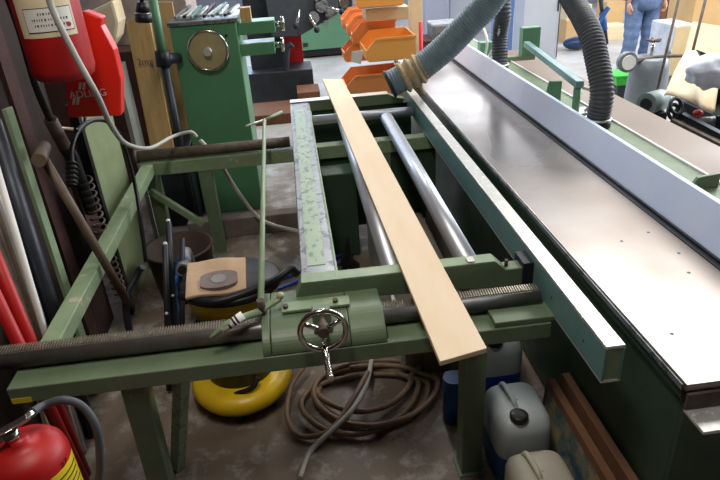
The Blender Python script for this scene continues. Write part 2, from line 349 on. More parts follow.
# aluminium capped rail
rl = MB(); rl.box(.896, .962, 1.475, 5.02, .93, .942); rl.build('rail_cap', 'alu', ca, .002)
MB().box(.896, .904, 1.475, 5.02, .80, .9295).build('rail_side', 'bluegreen', ca)
MB().box(.896, .962, 1.475, 5.02, .792, .7995).build('rail_bottom', 'alu', ca)
MB().box(.954, .962, 1.475, 5.02, .80, .9295).build('rail_side', 'bluegreen', ca)
MB().box(.9045, .9535, 1.479, 1.487, .80, .9295).build('rail_end_plug', 'greenlight', ca)
for y in (1.62, 1.9): MB().cyl((.8955, y, .86), (.893, y, .86), .004, 8).build('rivet', 'rust', ca)
MB().box(.85, .896, 2.09, 2.2, .80, .91).build('rail_bracket', 'darksteel', ca, .004)
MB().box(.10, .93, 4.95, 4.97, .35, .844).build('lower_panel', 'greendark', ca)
# thin linkage rod with levers
lr = MB().cyl(at(264.5, 120, z=.96), (-.225, 1.99, .93), .013, 14).build('linkage_rod', 'greenlight', ca)
MB().cyl((-.225, 1.99, .88), (-.225, 1.99, .945), .016, 14).build('clevis', 'rust', lr)
MB().bar((-.225, 1.99, .90), (-.15, 2.02, .925), .03, .014).build('lever_arm', 'greenlight', ca, .003)
MB().ball((-.15, 2.02, .935), .016).build('lever_knob', 'greenlight', ca)
lv = MB().tube([(-.225, 1.99, .895), at(232, 322, y=1.93), at(210, 338, y=1.90)], .014, 12, 6, rf=lambda L, t: .015 - .009 * max(0, t - .6) / .4).build('lever', 'greenlight', ca)
a_, b_ = at(243, 315, y=1.945), at(222, 330, y=1.915)
MB().tube([a_, b_], .0175, 14, 1).build('lever_tag', 'white', lv)
d_ = (b_ - a_).normalized()
for t in (.25, .4, .62): MB().tube([a_.lerp(b_, t), a_.lerp(b_, t + .08)], .0180, 14, 1).build('tag_print', 'ink', lv)
MB().tube([at(264.5, 120, z=.96), at(282, 112, z=.96)], .012, 10, 1).build('lever_arm', 'greenlight', ca)
MB().tube([at(264.5, 120, z=.95), at(246, 126, z=.95)], .009, 10, 1).build('lever_arm', 'alu', ca)

# plank lying across
pk = MB().prism([at(440, 361.5, z=.956), at(487, 348, z=.956), at(342.5, 79, z=.956), at(322.5, 79, z=.956)], (0, 0, -.019)).build('wooden_board', 'plank', None, .002)
tag(pk, 'long pale fibreboard plank lying lengthwise over the two green cross beams', 'plank')

# ============================================================ BIG TABLE MACHINE
tm = thing('machine_table', (1.4, 4, 0), 'long ground steel machine table with tall bright fence and green body', 'machine table')
MB().box(1.072, 1.79, 1.305, 6.7, .875, .90).build('tabletop', 'table', tm, .003)
MB().box(1.078, 1.78, 1.33, 6.65, .83, .8745).build('tabletop_edge', 'greendark', tm)
MB().box(1.10, 1.76, 1.34, 6.6, .02, .8295).build('body', 'greendark', tm, .01)
MB().box(1.066, 1.0715, 1.32, 6.7, .872, .893).build('edge_strip', 'greyworn', tm)
fe = MB().prism([(1.61, 1.0, .902), (1.66, 1.0, .902), (1.695, 1.0, 1.085), (1.67, 1.0, 1.085)], (0, 5.75, 0)).build('fence', mat('fence_aluminium', (222, 234, 255), .35, metal=.0, c2=(208, 222, 252), scale=3), tm, .002)
MB().box(1.597, 1.609, 1.0, 6.75, .902, .915).build('fence_foot', 'darksteel', fe)
MB().box(1.572, 1.5965, 1.0, 6.75, .9005, .904).build('slot', 'darksteel', fe)
MB().box(1.697, 1.93, 1.0, 6.75, .93, 1.0).build('fence_carrier', mat('pale_sage_enamel', (120, 138, 106), .5, c2=(106, 126, 96), chip=(190, 190, 170), chipamt=.68), tm, .004)
MB().box(1.93, 1.945, 1.0, 6.75, .94, 1.01).build('carrier_trim', 'white', tm)
for x, y in ((1.17, 1.55), (1.45, 1.9), (1.33, 2.2), (1.48, 2.25), (1.5, 2.05)): MB().cyl((x, y, .8995), (x, y, .9007), .007, 12).build('bolt_hole', 'black', tm)
MB().box(1.075, 1.9, 1.2, 1.30, .80, .812).build('end_bracket', 'alu', tm, .002)
MB().box(1.075, 1.9, 1.292, 1.303, .812, .872).build('end_bracket', 'rust', tm)
MB().cyl((1.24, 1.24, .811), (1.24, 1.24, .8135), .014, 12).build('bolt_hole', 'black', tm)
MB().box(1.10, 1.13, 1.325, 1.339, .02, .8).build('body_edge', 'greendark', tm)
# things fixed on the fence carrier
bb = MB().box(1.90, 2.16, 5.40, 5.47, 1.001, 1.04).build('box_support', 'greenlight', tm)
bb = MB().box(2.03, 2.19, 5.38, 5.48, 1.041, 1.285).build('motor_box', 'lathegreen', tm, .006)
MB().prism([(2.09, 5.379, 1.05), (2.15, 5.379, 1.05), (2.12, 5.379, 1.18)], (0, -.003, 0)).build('notch', 'greyworn', bb)
MB().bar(Vector((2.04, 5.32, 1.16)), Vector((1.80, 3.72, 1.19)), .05, .045).build('swing_arm', 'bluegreen', tm, .003)
MB().cyl((1.80, 3.75, 1.0), (1.80, 3.75, 1.17), .025, 14).build('arm_post', 'lathegreen', tm)
MB().box(1.72, 1.90, 3.68, 3.82, 1.0, 1.012).build('post_plate', 'alu', tm)
MB().tube([(1.82, 3.72, 1.17), (1.87, 3.68, 1.15), (1.88, 3.68, 1.08), (1.84, 3.70, 1.02)], .010, 8).build('arm_cable', 'palehose', tm)
MB().prism([(1.70, 4.03, 1.0), (1.82, 4.03, 1.0), (1.82, 4.03, 1.14), (1.73, 4.03, 1.15)], (0, .02, 0)).build('upright_bracket', 'lathegreen', tm, .003)
MB().prism([(1.76, 2.42, 1.0), (1.90, 2.42, 1.0), (1.90, 2.42, 1.07), (1.79, 2.42, 1.06)], (0, .02, 0)).build('upright_bracket', 'green', tm, .003)
MB().box(1.76, 1.88, 5.75, 5.85, 1.0, 1.12).build('upright_bracket', 'lathegreen', tm, .003)
MB().box(1.66, 1.7, 4.2, 5.2, 1.0, 1.02).build('white_rail', 'white', tm)

# brown outfeed bench behind fence
ob = thing('outfeed_bench', (2.2, 4, 0), 'brown stained steel bench running behind the bright fence', 'bench')
MB().box(1.955, 2.43, 1.2, 6.4, .86, .90).build('benchtop', 'browntable', ob, .003)
MB().box(2.0, 2.38, 1.25, 6.35, 0, .8595).build('body', 'darksteel', ob)

# ============================================================ FLEXIBLE DUCTS
def duct(name, pts, r, m, label, seg=24, pitch=.02):
    P = spline(pts, 40)
    o = MB().tube(P, r, seg, 1, rf=lambda L, t: r * (1 + .055 * math.sin(L * 2 * PI / pitch))).build(name, m); return tag(o, label, 'duct hose')
p0 = at(390, 84, y=4.75); p1 = at(416, 71, y=4.75); p2 = at(445, 48, y=4.72); p3 = at(470, 22, y=4.65); p4 = at(490, 0, y=4.6); p5 = at(510, -40, y=4.5); p6 = at(520, -120, y=4.4)
dh = thing('flexible_duct', tuple(p0), 'thick blue-grey flexible duct with burlap wrapped open end above the rail', 'duct hose')
P = spline([p0, p1, p2, p3, p4, p5, p6], 60)
MB().tube(P, .1, 28, 1, rf=lambda L, t: .104 * (1 + .028 * math.sin(L * 2 * PI / .022)), cap=False).build('hose', 'hosegrey', dh)
MB().tube([at(402, 78.5, y=4.75), at(410, 74, y=4.75), at(418, 69.5, y=4.75), at(424, 66, y=4.74)], .118, 24, 10, rf=lambda L, t: .114 + .012 * math.sin(L * 95)).build('burlap_wrap', 'burlap', dh)
MB().ring(p0, (p0 - p1), .104, .012, 30, 8).build('end_ring', 'darksteel', dh)
q0 = p0 + (p1 - p0).normalized() * .03
MB().cyl(q0, q0 + (p1 - p0).normalized() * .02, .1, 24).build('clogged_end', mat('sawdust_lint', (120, 96, 84), .9, c2=(150, 180, 205), scale=22, contrast=.08, bump=.5), dh)
MB().tube([at(423, 75, y=4.7), at(421, 86, y=4.7), at(424, 94, y=4.72)], .012, 8).build('burlap_tail', 'burlap', dh)
duct('flexible_duct', [(1.76, 5.18, 1.03), at(500, 35, x=1.77), at(503, 10, x=1.77), at(500, -30, x=1.77), at(495, -90, x=1.75)], .066, 'rubber', 'slim dark ribbed duct standing on the fence carrier farther back', pitch=.026)
duct('flexible_duct', [(1.80, 3.44, 1.04), at(602, 92, x=1.81), at(597, 60, x=1.81), at(589, 30, x=1.81), at(572, 0, x=1.81), at(552, -30, x=1.8), at(530, -70, x=1.8)], .068, 'rubber', 'dark grey ribbed duct curving down onto the fence carrier, nearest of its kind', pitch=.022)
c1 = MB().cyl((1.80, 3.44, 1.001), (1.80, 3.44, 1.045), .078, 24).build('hose_collar', 'black', tm)
MB().ring((1.80, 3.44, 1.048), (0, 0, 1), .074, .007).build('hose_clamp', 'alu', tm)
MB().cyl((1.76, 5.18, 1.001), (1.76, 5.18, 1.04), .074, 24).build('hose_collar', 'black', tm)
MB().ring((1.76, 5.18, 1.036), (0, 0, 1), .072, .007).build('hose_clamp', 'alu', tm)
for i, dx in enumerate((0, 10)):
    tag(MB().tube([(1.72 + .02 * i, 5.5, 1.0), at(487 + dx, 40, x=1.74), at(480 + dx * 2, 15, x=1.74), at(478 + dx * 2, -30, x=1.74)], .012, 8).build('air_hose', 'white'), ('thin white air hose left of the slim dark ribbed duct', 'thin white air hose touching the slim dark ribbed duct')[i], 'hose')

# ============================================================ LEFT WALL ITEMS
# hanging fire extinguisher
ec = Vector((-.965, 2.74, 1.69))
ex = thing('fire_extinguisher', tuple(ec), 'red fire extinguisher with cream labels hanging high on the brown wall', 'fire extinguisher')
er = .128
MB().lathe(ec, [(.001, 0), (er * .8, .0), (er * .93, .012), (er, .045), (er, .50), (er * .9, .55), (er * .6, .6), (.03, .63), (.03, .66), (.001, .66)], 40).build('cylinder', 'red', ex)
MB().cyl(ec + Vector((0, 0, .66)), ec + Vector((0, 0, .72)), .025).build('valve', 'chrome', ex)
MB().bar(ec + Vector((0, 0, .72)), ec + Vector((.12, -.02, .76)), .03, .012).build('squeeze_handle', 'black', ex)
MB().box(ec.x - .348, ec.x - er * .9, ec.y - .03, ec.y + .03, ec.z + .42, ec.z + .45).build('wall_bracket', 'darksteel', ex)
MB().ring(ec + Vector((0, 0, .43)), (0, 0, 1), er + .001, .006).build('strap', 'darksteel', ex)
fa = math.atan2(-ec.y, -ec.x)    # towards the viewer's side
def curved(parent, c, r, a0, a1, z0, z1, m, name, off=.0015, n=14):
    vs = []; 
    for i in range(n + 1):
        a = a0 + (a1 - a0) * i / n
        for rr in (r + off * .3, r + off):
            for z in (z0, z1): vs.append((c[0] + rr * math.cos(a), c[1] + rr * math.sin(a), c[2] + z))
    fs = []
    for i in range(n):
        k = i * 4; fs += [(k + 2, k + 6, k + 7, k + 3), (k, k + 1, k + 5, k + 4), (k + 1, k + 3, k + 7, k + 5), (k, k + 4, k + 6, k + 2)]
    fs += [(0, 2, 3, 1), (4 * n, 4 * n + 1, 4 * n + 3, 4 * n + 2)]
    return MB().add(vs, fs).build(name, m, parent)
la = curved(ex, ec, er, fa - 1.0, fa + .75, .18, .325, 'cream', 'paper_label')
curved(ex, ec, er, fa - .72, fa + .68, .20, .29, 'ink', 'label_border', .003)
lw = curved(ex, ec, er, fa - .70, fa + .66, .203, .287, 'white', 'label_field', .004)
for j, (zz, w, s_) in enumerate(((.268, .3, .0), (.247, .5, 0), (.226, .45, 0))):
    k = -w
    while k < w:
        ww = random.uniform(.03, .08); curved(lw, ec, er, fa + k, fa + k + ww * .6, zz - .004, zz + .004, 'ink', 'small_print', .005, 2); k += ww + .03
MB().cyl(ec + Vector((er * math.cos(fa + .5), er * math.sin(fa + .5), .222)), ec + Vector(((er + .006) * math.cos(fa + .5), (er + .006) * math.sin(fa + .5), .222)), .009, 14).build('red_seal', 'red', lw)
curved(ex, ec, er, fa - .9, fa + .6, .335, .40, 'white', 'paper_label', .003)
for k in range(7): curved(ex, ec, er, fa - .75 + k * .17, fa - .69 + k * .17, .35, .385, 'red', 'label_print', .004, 2)
# red vinyl bag behind
bz = at(95, 116, y=2.95)
bg = thing('red_vinyl_cover', (bz.x, 3.0, bz.z), 'shiny red vinyl cover with white lettering hanging behind the high extinguisher', 'cover')
yb = 2.95
prof = [at(68, 118, y=yb), at(121, 116, y=yb), at(121, 80, y=yb), at(114, 50, y=yb), at(101, 26, y=yb), at(102, 18, y=yb), at(84, 11, y=yb), at(60, 20, y=yb), at(62, 60, y=yb)]
MB().prism(prof, (0, .08, 0)).build('cover_body', 'redbag', bg, .008)
xd = (at(110, 95, y=yb) - at(70, 95, y=yb)).normalized(); zd = Vector((0, 0, 1)); 
text('ADLING', .046, at(88, 94, y=yb - .003), (1, 0, 0), (0, 0, 1), 'whiteink', bg)
for px, py in ((80, 86), (84, 86), (74, 101), (78, 101)):
    p = at(px, py, y=yb - .003); MB().prism([p + Vector((-.012, 0, -.016)), p + Vector((0, 0, -.016)), p + Vector((.012, 0, .016)), p + Vector((0, 0, .016))], (0, -.001, 0)).build('slash_mark', 'whiteink', bg)
# pale hose in front of the extinguisher
X1 = -.86
tag(MB().tube([at(45, -25, y=2.5), at(52, 8, y=2.52), at(75, 55, y=2.55), at(97, 95, y=2.6), at(112, 127, y=2.8), at(127, 144, y=3.3), at(150, 148, y=3.8), at(172, 137, y=4.15), at(190, 132, y=4.2), at(197, 137, y=4.21)], .0125, 12, 10).build('pale_hose', 'palehose'), 'pale grey hose looping down across the red extinguisher to the stand', 'hose')
# black hose with connector
ch = thing('hose_with_connector', tuple(at(50, 120, x=-1.2)), 'black hose with a taped grey connector hanging beside the brown wall', 'hose')
MB().tube([at(4, -15, x=-1.22), at(20, 30, x=-1.22), at(36, 85, x=-1.2), at(51, 121, x=-1.2)], .019, 12, 8).build('hose', 'black', ch)
MB().tube([at(50, 119, x=-1.2), at(65, 147, x=-1.2)], .032, 16, 1).build('connector', 'toolwood', ch)
MB().tube([at(65, 147, x=-1.2), at(72, 158, x=-1.2), at(80, 180, x=-1.2), at(92, 212, x=-1.2)], .034, 12, 6).build('plug', 'black', ch)
MB().tube([at(59, 128, x=-1.2), at(72, 129, x=-1.17), at(82, 130, x=-1.15)], .008, 8).build('hook', 'tan', ch)
tag(MB().tube([at(85, 92, x=-1.1), at(85, 118, x=-1.1), at(84, 128, x=-1.1), at(79, 131, x=-1.1), at(75, 129, x=-1.1)], .008, 8).build('wire_hook', 'black'), 'thin black wire hook hanging under the red vinyl cover', 'hook')
tag(MB().tube([at(72, 165, x=-1.12), at(72, 148, x=-1.12), at(79, 130, x=-1.1), at(93, 120.5, x=-1.08), at(108, 122, x=-1.05), at(120, 136, x=-1.04), at(128, 158, x=-1.03), at(135, 185, x=-1.02), at(140, 215, x=-1.0), at(146, 262, x=-1.0)], .012, 8, 8).build('black_cable', 'black'), 'black cable arching over the pale green sheet', 'cable')
tag(MB().tube([at(72, 160, x=-1.12), at(72, 186, x=-1.12)], .03, 14, 40, rf=lambda L, t: .028 + .006 * math.sin(L * 260)).build('ribbed_grip', 'black'), 'short ribbed black grip below the arching black cable', 'grip') if False else None
g0, g1 = at(72, 163, x=-1.12), at(72, 186, x=-1.12)
tag(MB().tube([g0.lerp(g1, i / 40) for i in range(41)], .03, 14, 1, rf=lambda L, t: .026 + .005 * math.sin(L * 260)).build('ribbed_grip', 'black'), 'short ribbed black grip below the arching black cable', 'grip')
# red brown board leaning + saw-like chain coil
tag(MB().prism([at(72, 178, x=-1.24), at(86, 178, x=-1.24), at(112, 262, x=-1.24), at(100, 262, x=-1.24)], (-.02, 0, 0)).build('rusty_blade', 'redbrown'), 'rusty red-brown blade leaning beside the steel coil', 'blade')
s0, s1 = at(84, 176, x=-1.17), at(120, 292, x=-1.17); hp = []
n = 18 * 12
ax = (s1 - s0); u_ = ax.normalized().orthogonal().normalized(); w_ = ax.normalized().cross(u_)
for i in range(n + 1):
    a = 2 * PI * i / 12; hp.append(s0 + ax * i / n + (u_ * math.cos(a) + w_ * math.sin(a)) * .034)
tag(MB().tube(hp, .0065, 6, 1).build('steel_coil', 'rust'), 'long dark steel coil spring hanging past the green side beam', 'spring')
# T-handled bar
th = thing('t_handled_bar', tuple(at(125, 300, x=-1.05)), 'brown worn bar with a wooden cross grip leaning over the side beam', 'bar')
MB().cyl(at(43, 157, x=-1.15), at(130, 306, x=-.98), .021, 16).build('bar', 'toolwood', th)
tp, tq = at(39, 160, x=-1.13), at(44, 148, x=-1.2); dd = (tq - tp).normalized() * .01
MB().tube([tp - dd, tq + dd * 2.2], .030, 16, 1).build('grip', 'toolwood', th)
# pale green sheet
tag(MB().prism([(-1.25, 3.56, .0), (-1.25, 4.20, .0), (-1.25, 4.20, 1.15), (-1.25, 4.08, 1.38), (-1.25, 3.56, 1.38)], (-.018, 0, 0)).build('pale_green_sheet', 'palegreen'), 'pale green sheet standing upright behind the side beam', 'sheet')
tag(MB().box(-1.275, -1.225, 3.49, 3.54, 0, 1.40).build('dark_pole', 'black'), 'dark round-cornered pole along the near edge of the pale green sheet', 'pole')
tag(MB().prism([(-1.22, 4.48, .0), (-1.22, 4.72, 0), (-1.22, 4.72, 1.4), (-1.22, 4.48, 1.4)], (-.03, 0, 0)).build('grey_board', 'greysheet'), 'narrow grey board standing beyond the pale green sheet', 'board')
# tall pine planks and boxes beyond
def vslab(name, m, px0, px1, pt, pb, y, dep, label, cat, z0=None, bevel=.003, group=None, dx=0):
    mid = (pt + pb) / 2
    a, b = at(px0, mid, y=y), at(px1, mid, y=y); t = at((px0 + px1) / 2, pt, y=y).z; z = at((px0 + px1) / 2, pb, y=y).z if z0 is None else z0
    o = MB().box(a.x, b.x, y, y + dep, z, t).build(name, m, None, bevel); return tag(o, label, cat, group) if label else o
def lean(name, m, pts, th, label, cat, bevel=.003):
    return tag(MB().prism(pts, th).build(name, m, None, bevel), label, cat)
def floorlean(name, m, px0, px1, pt, pxr, y, th, label, cat):
    a, b = at(px0, pt, y=y), at(px1, pt, y=y)
    return lean(name, m, [(a.x, y, a.z), (b.x, y, b.z), (b.x - .0, y - .15, .64), (a.x - .0, y - .15, .64)], (0, th, 0), label, cat)
tag(MB().box(-1.22, -.93, 4.80, 5.8, 0, .638).build('dark_filler', 'darksteel', None, .01), 'dark steel chest added left of the green machine to darken the space under the planks', 'filler')  # invented box, added so the space below the planks stays dark
pl = thing('pine_plank', (-1.05, 4.9, .64), 'tall pine plank with a pencil mark leaning behind the green pole', 'plank')
a, b = at(125.5, 22, y=4.95), at(148, 12, y=4.95)
MB().prism([(a.x, 4.95, a.z), (b.x, 4.95, b.z + .02), (b.x + .0, 4.83, .64), (a.x + .0, 4.83, .64)], (0, .05, 0)).build('board', 'pine', pl, .003)
text('2mg', .07, at(145, 62, y=4.88), (1, 0, 0), (0, .15, 1), 'rust', pl, 'pencil_mark')
floorlean('pale_sheet_stock', 'pine', 146, 172, 2, 0, 5.6, .03, 'wide yellowish plywood panel leaning behind the pencil marked plank', 'panel')
tag(MB().prism([at(84, 14, y=5.9), at(113, 0, y=5.9), at(119, 22, y=5.9), at(117, 38, y=5.9), at(108, 52, y=5.9), at(95, 42, y=5.9)], (0, .3, 0)).build('yellow_sack', 'cream', None, .03), 'pale yellow paper sack behind the red vinyl cover', 'sack')
tag(MB().box(-2.3, -1.35, 5.85, 6.25, 0, at(108, 52, y=5.9).z).build('storage_crate', 'redbrown', None, .01), 'brown wooden crate under the pale yellow sack', 'crate')
sr = at(125, 8, y=6.2)
tag(MB().box(-2.3, -.95, 6.3, 7.0, 0, 2.1).build('pale_cabinet', mat('dusty_pink', (186, 170, 160), .6), None, .01), 'tall pale pinkish cabinet behind the pine planks', 'cabinet')
# green pole with clamp
gp = thing('clamp_pole', tuple(at(178, 130, y=4.75)), 'green pole with black lower half clamped to the green machine side', 'pole')
MB().cyl(at(152, -5, y=4.75), at(163, 56, y=4.75), .032, 16).build('upper_pole', 'lathegreen', gp)
lo = at(172, 110, y=4.75)
MB().cyl(at(163, 56, y=4.75), Vector((lo.x, 4.75, 0)), .03, 16).build('lower_pole', 'darksteel', gp)
MB().tube([at(160, 59, y=4.75), at(178, 58, y=4.95)], .04, 14, 1).build('clamp_arm', 'darksteel', gp)
MB().cyl(at(162, 51, y=4.75), at(164, 66, y=4.75), .055, 14).build('clamp', 'darksteel', gp)
hc = thing('hanging_plug', tuple(at(144, 23, y=4.2)), 'round black plug hanging on its cable above the pine plank', 'plug')
MB().tube([at(140, -30, y=4.2), at(142, 3, y=4.2)], .012, 8, 1).build('cable', 'black', hc)
MB().cyl(at(142.0, 2, y=4.2), at(143, 12, y=4.2), .032, 18, .045).build('cap', 'black', hc)
MB().cyl(at(143, 12, y=4.2), at(143.1, 13.5, y=4.2), .04, 18).build('ring', 'alu', hc)
MB().cyl(at(143.1, 13.5, y=4.2), at(144, 22, y=4.2), .052, 18).build('plug_body', 'black', hc)

# leaning long stock near the left edge
def stock(px0, py0, px1, py1, r, m, name, label, kind='tube', xt=-1.31, xb=-1.2, r2=None, up=(1, 0, 0), cat='pipe', zb=None):
    a = at(px0, py0, x=xt); b = at(px1, py1, x=xb) if zb is None else at(px1, py1, z=zb)
    d = b - a
    if zb is None and b.z > .02: b = a + d * ((a.z - .012) / (a.z - b.z))
    mb = MB(); mb.tube([a, b], r, 18, 1) if kind == 'tube' else mb.bar(a, b, r, r2 or r, up)
    return tag(mb.build(name, m, None, 0 if kind == 'tube' else .002), label, cat)
stock(7, 108, 81, 335, .07, 'greenlight', 'green_channel', 'tall light green steel channel, tallest of the stock leaning left', 'bar', xt=-1.3, xb=-1.27, r2=.02, up=(1, 0, .0), cat='channel')
stock(-8, 120, 60, 335, .034, 'darksteel', 'dark_tube', 'dark blue-grey steel tube leaning against the green channel', xt=-1.24, xb=-1.22)
stock(-14, 150, 47, 340, .02, 'steel', 'bright_pipe', 'thin bright steel pipe left of the dark blue-grey tube', xt=-1.27, xb=-1.24)
stock(-10, 175, 42, 345, .03, 'toolwood', 'brown_rod', 'dull brown rod between bright pipe and grey flat bar', xt=-1.29, xb=-1.27)
stock(-14, 205, 34, 345, .06, 'rust', 'flat_bar', 'wide grey-brown flat bar right of the red pipes', 'bar', xt=-1.25, xb=-1.22, r2=.02, cat='bar')
stock(-16, 190, 24, 340, .028, 'tan', 'tan_strip', 'tan wooden strip leaning behind the red pipes', 'bar', xt=-1.31, xb=-1.29, r2=.02, cat='strip')
stock(-14, 235, 32, 345, .024, 'red', 'red_pipe', 'glossy red pipe leaning beside the grey flat bar, right of two', xt=-1.21, xb=-1.19)
stock(-18, 268, 19, 345, .024, 'red', 'red_pipe', 'glossy red pipe at the left edge, left of two', xt=-1.21, xb=-1.19)
stock(-6, 160, 66, 405, .014, 'white', 'white_pipe', 'white pipe whose lower end shows beneath the front beam', xt=-1.18, xb=-1.19)
stock(-6, 100, 96, 350, .012, 'greenlight', 'green_strip', 'thin pale green strip right of the tall green channel', 'bar', xt=-1.225, xb=-1.2, r2=.02, cat='strip') if False else None

# bottom-left extinguisher on a stool
e2 = Vector((-.85, 1.32, .50))
s2 = thing('wooden_stool', (e2.x, e2.y, 0), 'small square wooden stool under the near extinguisher', 'stool')
MB().box(e2.x - .17, e2.x + .13, e2.y - .15, e2.y + .15, .455, .495).build('seat', 'oldwood', s2, .004)
for i in (-1, 1):
    for j in (-1, 1): MB().box(e2.x - .02 + i * .12 - .02, e2.x - .02 + i * .12 + .02, e2.y + j * .12 - .02, e2.y + j * .12 + .02, 0, .4545).build('leg', 'oldwood', s2)
e2.z = .496
x2 = thing('fire_extinguisher', tuple(e2), 'red fire extinguisher with yellow label standing at the near left corner', 'fire extinguisher')
r2_ = .108; hh = at(30, 432, y=1.36).z - .496
MB().lathe(e2, [(.001, 0), (r2_ * .9, 0), (r2_, .02), (r2_, hh - .06), (r2_ * .95, hh - .035), (r2_ * .8, hh - .014), (r2_ * .5, hh), (.025, hh + .008), (.025, hh + .02), (.001, hh + .02)], 48).build('cylinder', 'red', x2)
vt = e2 + Vector((-.015, 0, hh + .015))
MB().cyl(vt - Vector((0, 0, .01)), vt + Vector((0, 0, .035)), .02).build('valve', 'chrome', x2)
MB().bar(vt + Vector((-.10, -.06, .03)), vt + Vector((.045, .02, .055)), .024, .007).build('squeeze_handle', 'chrome', x2, .002)
MB().bar(vt + Vector((-.12, -.08, -.0)), vt + Vector((.0, .0, .02)), .02, .006).build('carry_handle', 'chrome', x2, .002)
MB().cyl(vt + Vector((.0, .01, .03)), vt + Vector((.05, .05, .045)), .011, 12).build('hose_nut', 'chrome', x2)
MB().tube([vt + Vector((.045, .05, .045)), at(45, 405, y=1.42), at(65, 400, y=1.42), at(84, 408, y=1.42), at(97, 430, y=1.40), at(100, 465, y=1.39), at(96, 500, y=1.38)], .012, 12).build('discharge_hose', 'rubber', x2)
fa2 = math.atan2(-e2.y, -e2.x)
la2 = curved(x2, e2, r2_, fa2 - .1, fa2 + 1.3, hh - .26, hh - .075, 'yellowlab', 'yellow_label')
for j in range(7): curved(la2, e2, r2_, fa2, fa2 + 1.2 - .05 * (j % 3), hh - .10 - j * .02, hh - .096 - j * .02, 'ink', 'small_print', .0025)
text('27', .03, (0, 0, 0), (1, 0, 0), (0, 0, 1), 'ink', x2, 'stamped_number', fit=lambda p: Vector((e2.x + (r2_ + .001) * math.cos(fa2 + .75 + p.x / r2_), e2.y + (r2_ + .001) * math.sin(fa2 + .75 + p.x / r2_), e2.z + hh - .066 + p.y * .8)))

# ============================================================ UNDER THE STAND
# vacuum cleaner
vc = Vector((-.45, 2.60, 0))
va = thing('shop_vacuum', tuple(vc), 'yellow and black drum vacuum on castors below the carriage', 'vacuum cleaner')
def oval(c, prof, sx, sy, seg=36):
    mb = MB(); mb.lathe((0, 0, 0), prof, seg)
    for i, v in enumerate(mb.v): mb.v[i] = Vector((c[0] + v.x * sx, c[1] + v.y * sy, c[2] + v.z))
    return mb
oval(vc, [(.19, .05), (.25, .07), (.265, .10), (.25, .15), (.20, .155)], 1.0, 1.08).build('base', 'yellow', va)
oval(vc, [(.17, .155), (.17, .44), (.2, .45)], 1.0, .95).build('drum', 'black', va)
vu = vc + Vector((.01, .13, 0))
oval(vu, [(.16, .452), (.19, .46), (.215, .585), (.215, .59)], 1.12, .95).build('upper_body', 'yellow', va)
oval(vu, [(.222, .59), (.235, .597), (.235, .622), (.222, .63)], 1.10, .95).build('rim', 'black', va)
for a in (80, 200, 320, 265):
    p = vc + Vector((.19 * math.cos(math.radians(a)), .21 * math.sin(math.radians(a)), .035)); MB().tube([p - Vector((.02, 0, 0)), p + Vector((.02, 0, 0))], .035, 16, 1).build('castor', 'black', va)
MB().tube([vc + Vector((-.03, -.19, .14)), vc + Vector((.07, -.20, .18)), vc + Vector((.1, -.17, .22))], .014, 8).build('latch', 'black', va)
MB().tube([vu + Vector((-.24, -.10, .62)), vu + Vector((-.05, -.21, .63)), vu + Vector((.2, -.12, .645)), vu + Vector((.30, .0, .64)), vu + Vector((.33, .06, .58))], .022, 10).build('bag_clip', 'black', va)
# paper dust bag
bt = thing('paper_dust_bag', tuple(at(215, 280, z=.6)), 'flat brown paper dust bag with round collar lying on the yellow vacuum', 'dust bag')
c4 = [at(186, 301, z=.635), at(247, 292, z=.635), at(246, 259, z=.67), at(188, 265, z=.67)]
MB().sheet(lambda u, v: c4[0].lerp(c4[1], u).lerp(c4[3].lerp(c4[2], u), v) + Vector((0, 0, .006 * math.sin(7 * u + 4 * v))), 10, 8, .02).build('bag', 'paper', bt, .004)
cc = at(219, 280, z=.675); nn = (c4[1] - c4[0]).cross(c4[3] - c4[0]).normalized()
up_ = nn if nn.z > 0 else -nn
dk = mat('grey_card', (150, 136, 132), .8)
MB().prism([cc + (c4[1] - c4[0]).normalized() * .09 * max(-1, min(1.0, 1.25 * math.cos(t * PI / 12))) + (c4[3] - c4[0]).normalized() * .07 * math.sin(t * PI / 12) - up_ * .012 for t in range(24)], up_ * .02).build('card_collar', dk, bt)
MB().cyl(cc, cc + up_ * .012, .036, 20).build('seal_disc', mat('grey_felt', (176, 172, 170), .9), bt)
# black tubes and silver pipe standing
def tube_thing(name, a, b, r, m, label, tip=None):
    t = thing(name, tuple(b), label, 'pipe')
    MB().tube([a, b], r, 14, 1).build('tube', m, t)
    if tip: MB().ball(a + (b - a) * .0, r * .75).build('end_cap', tip, t); MB().ball(a.lerp(b, .45) + Vector((0, -r, 0)), r * .55).build('button', tip, t)
    return t
G = 'vacuum tubes standing'
tube_thing('vacuum_tube', at(165, 244, y=2.85), Vector((-.86, 2.66, .02)), .016, 'darksteel', 'dark vacuum tube with white button, leftmost of the three upright', 'white')
tube_thing('vacuum_tube', at(168, 221, y=3.0), Vector((-.82, 2.74, .02)), .016, 'darksteel', 'dark vacuum tube standing tallest of the three upright', 'white')
tube_thing('vacuum_tube', at(182, 238, y=3.0), Vector((-.79, 2.66, .02)), .015, 'darksteel', 'dark vacuum tube leaning right behind the silver pipe end', None)
sp_ = thing('steel_pipe', tuple(at(182, 274, y=2.92)), 'short silver pipe with dark open end beside the paper dust bag', 'pipe')
sa, sb = at(182.5, 270, y=2.85), at(187, 255, y=3.25)
MB().tube([sa, sa.lerp(sb, .5), sb, Vector((sb.x - .02, sb.y + .2, .02))], .034, 18, 6).build('pipe', 'greyworn', sp_)
MB().cyl(sa, sa + (sa - sb).normalized() * .003, .024, 16).build('bore', 'ink', sp_)
lh = tag(MB().tube([at(143, 267, y=2.9), at(137, 275, y=2.9), at(126, 310, y=2.8), Vector((-1.0, 2.7, .02))], .018, 10).build('bent_bar', 'darksteel'), 'bent dark bar left of the upright vacuum tubes', 'bar')
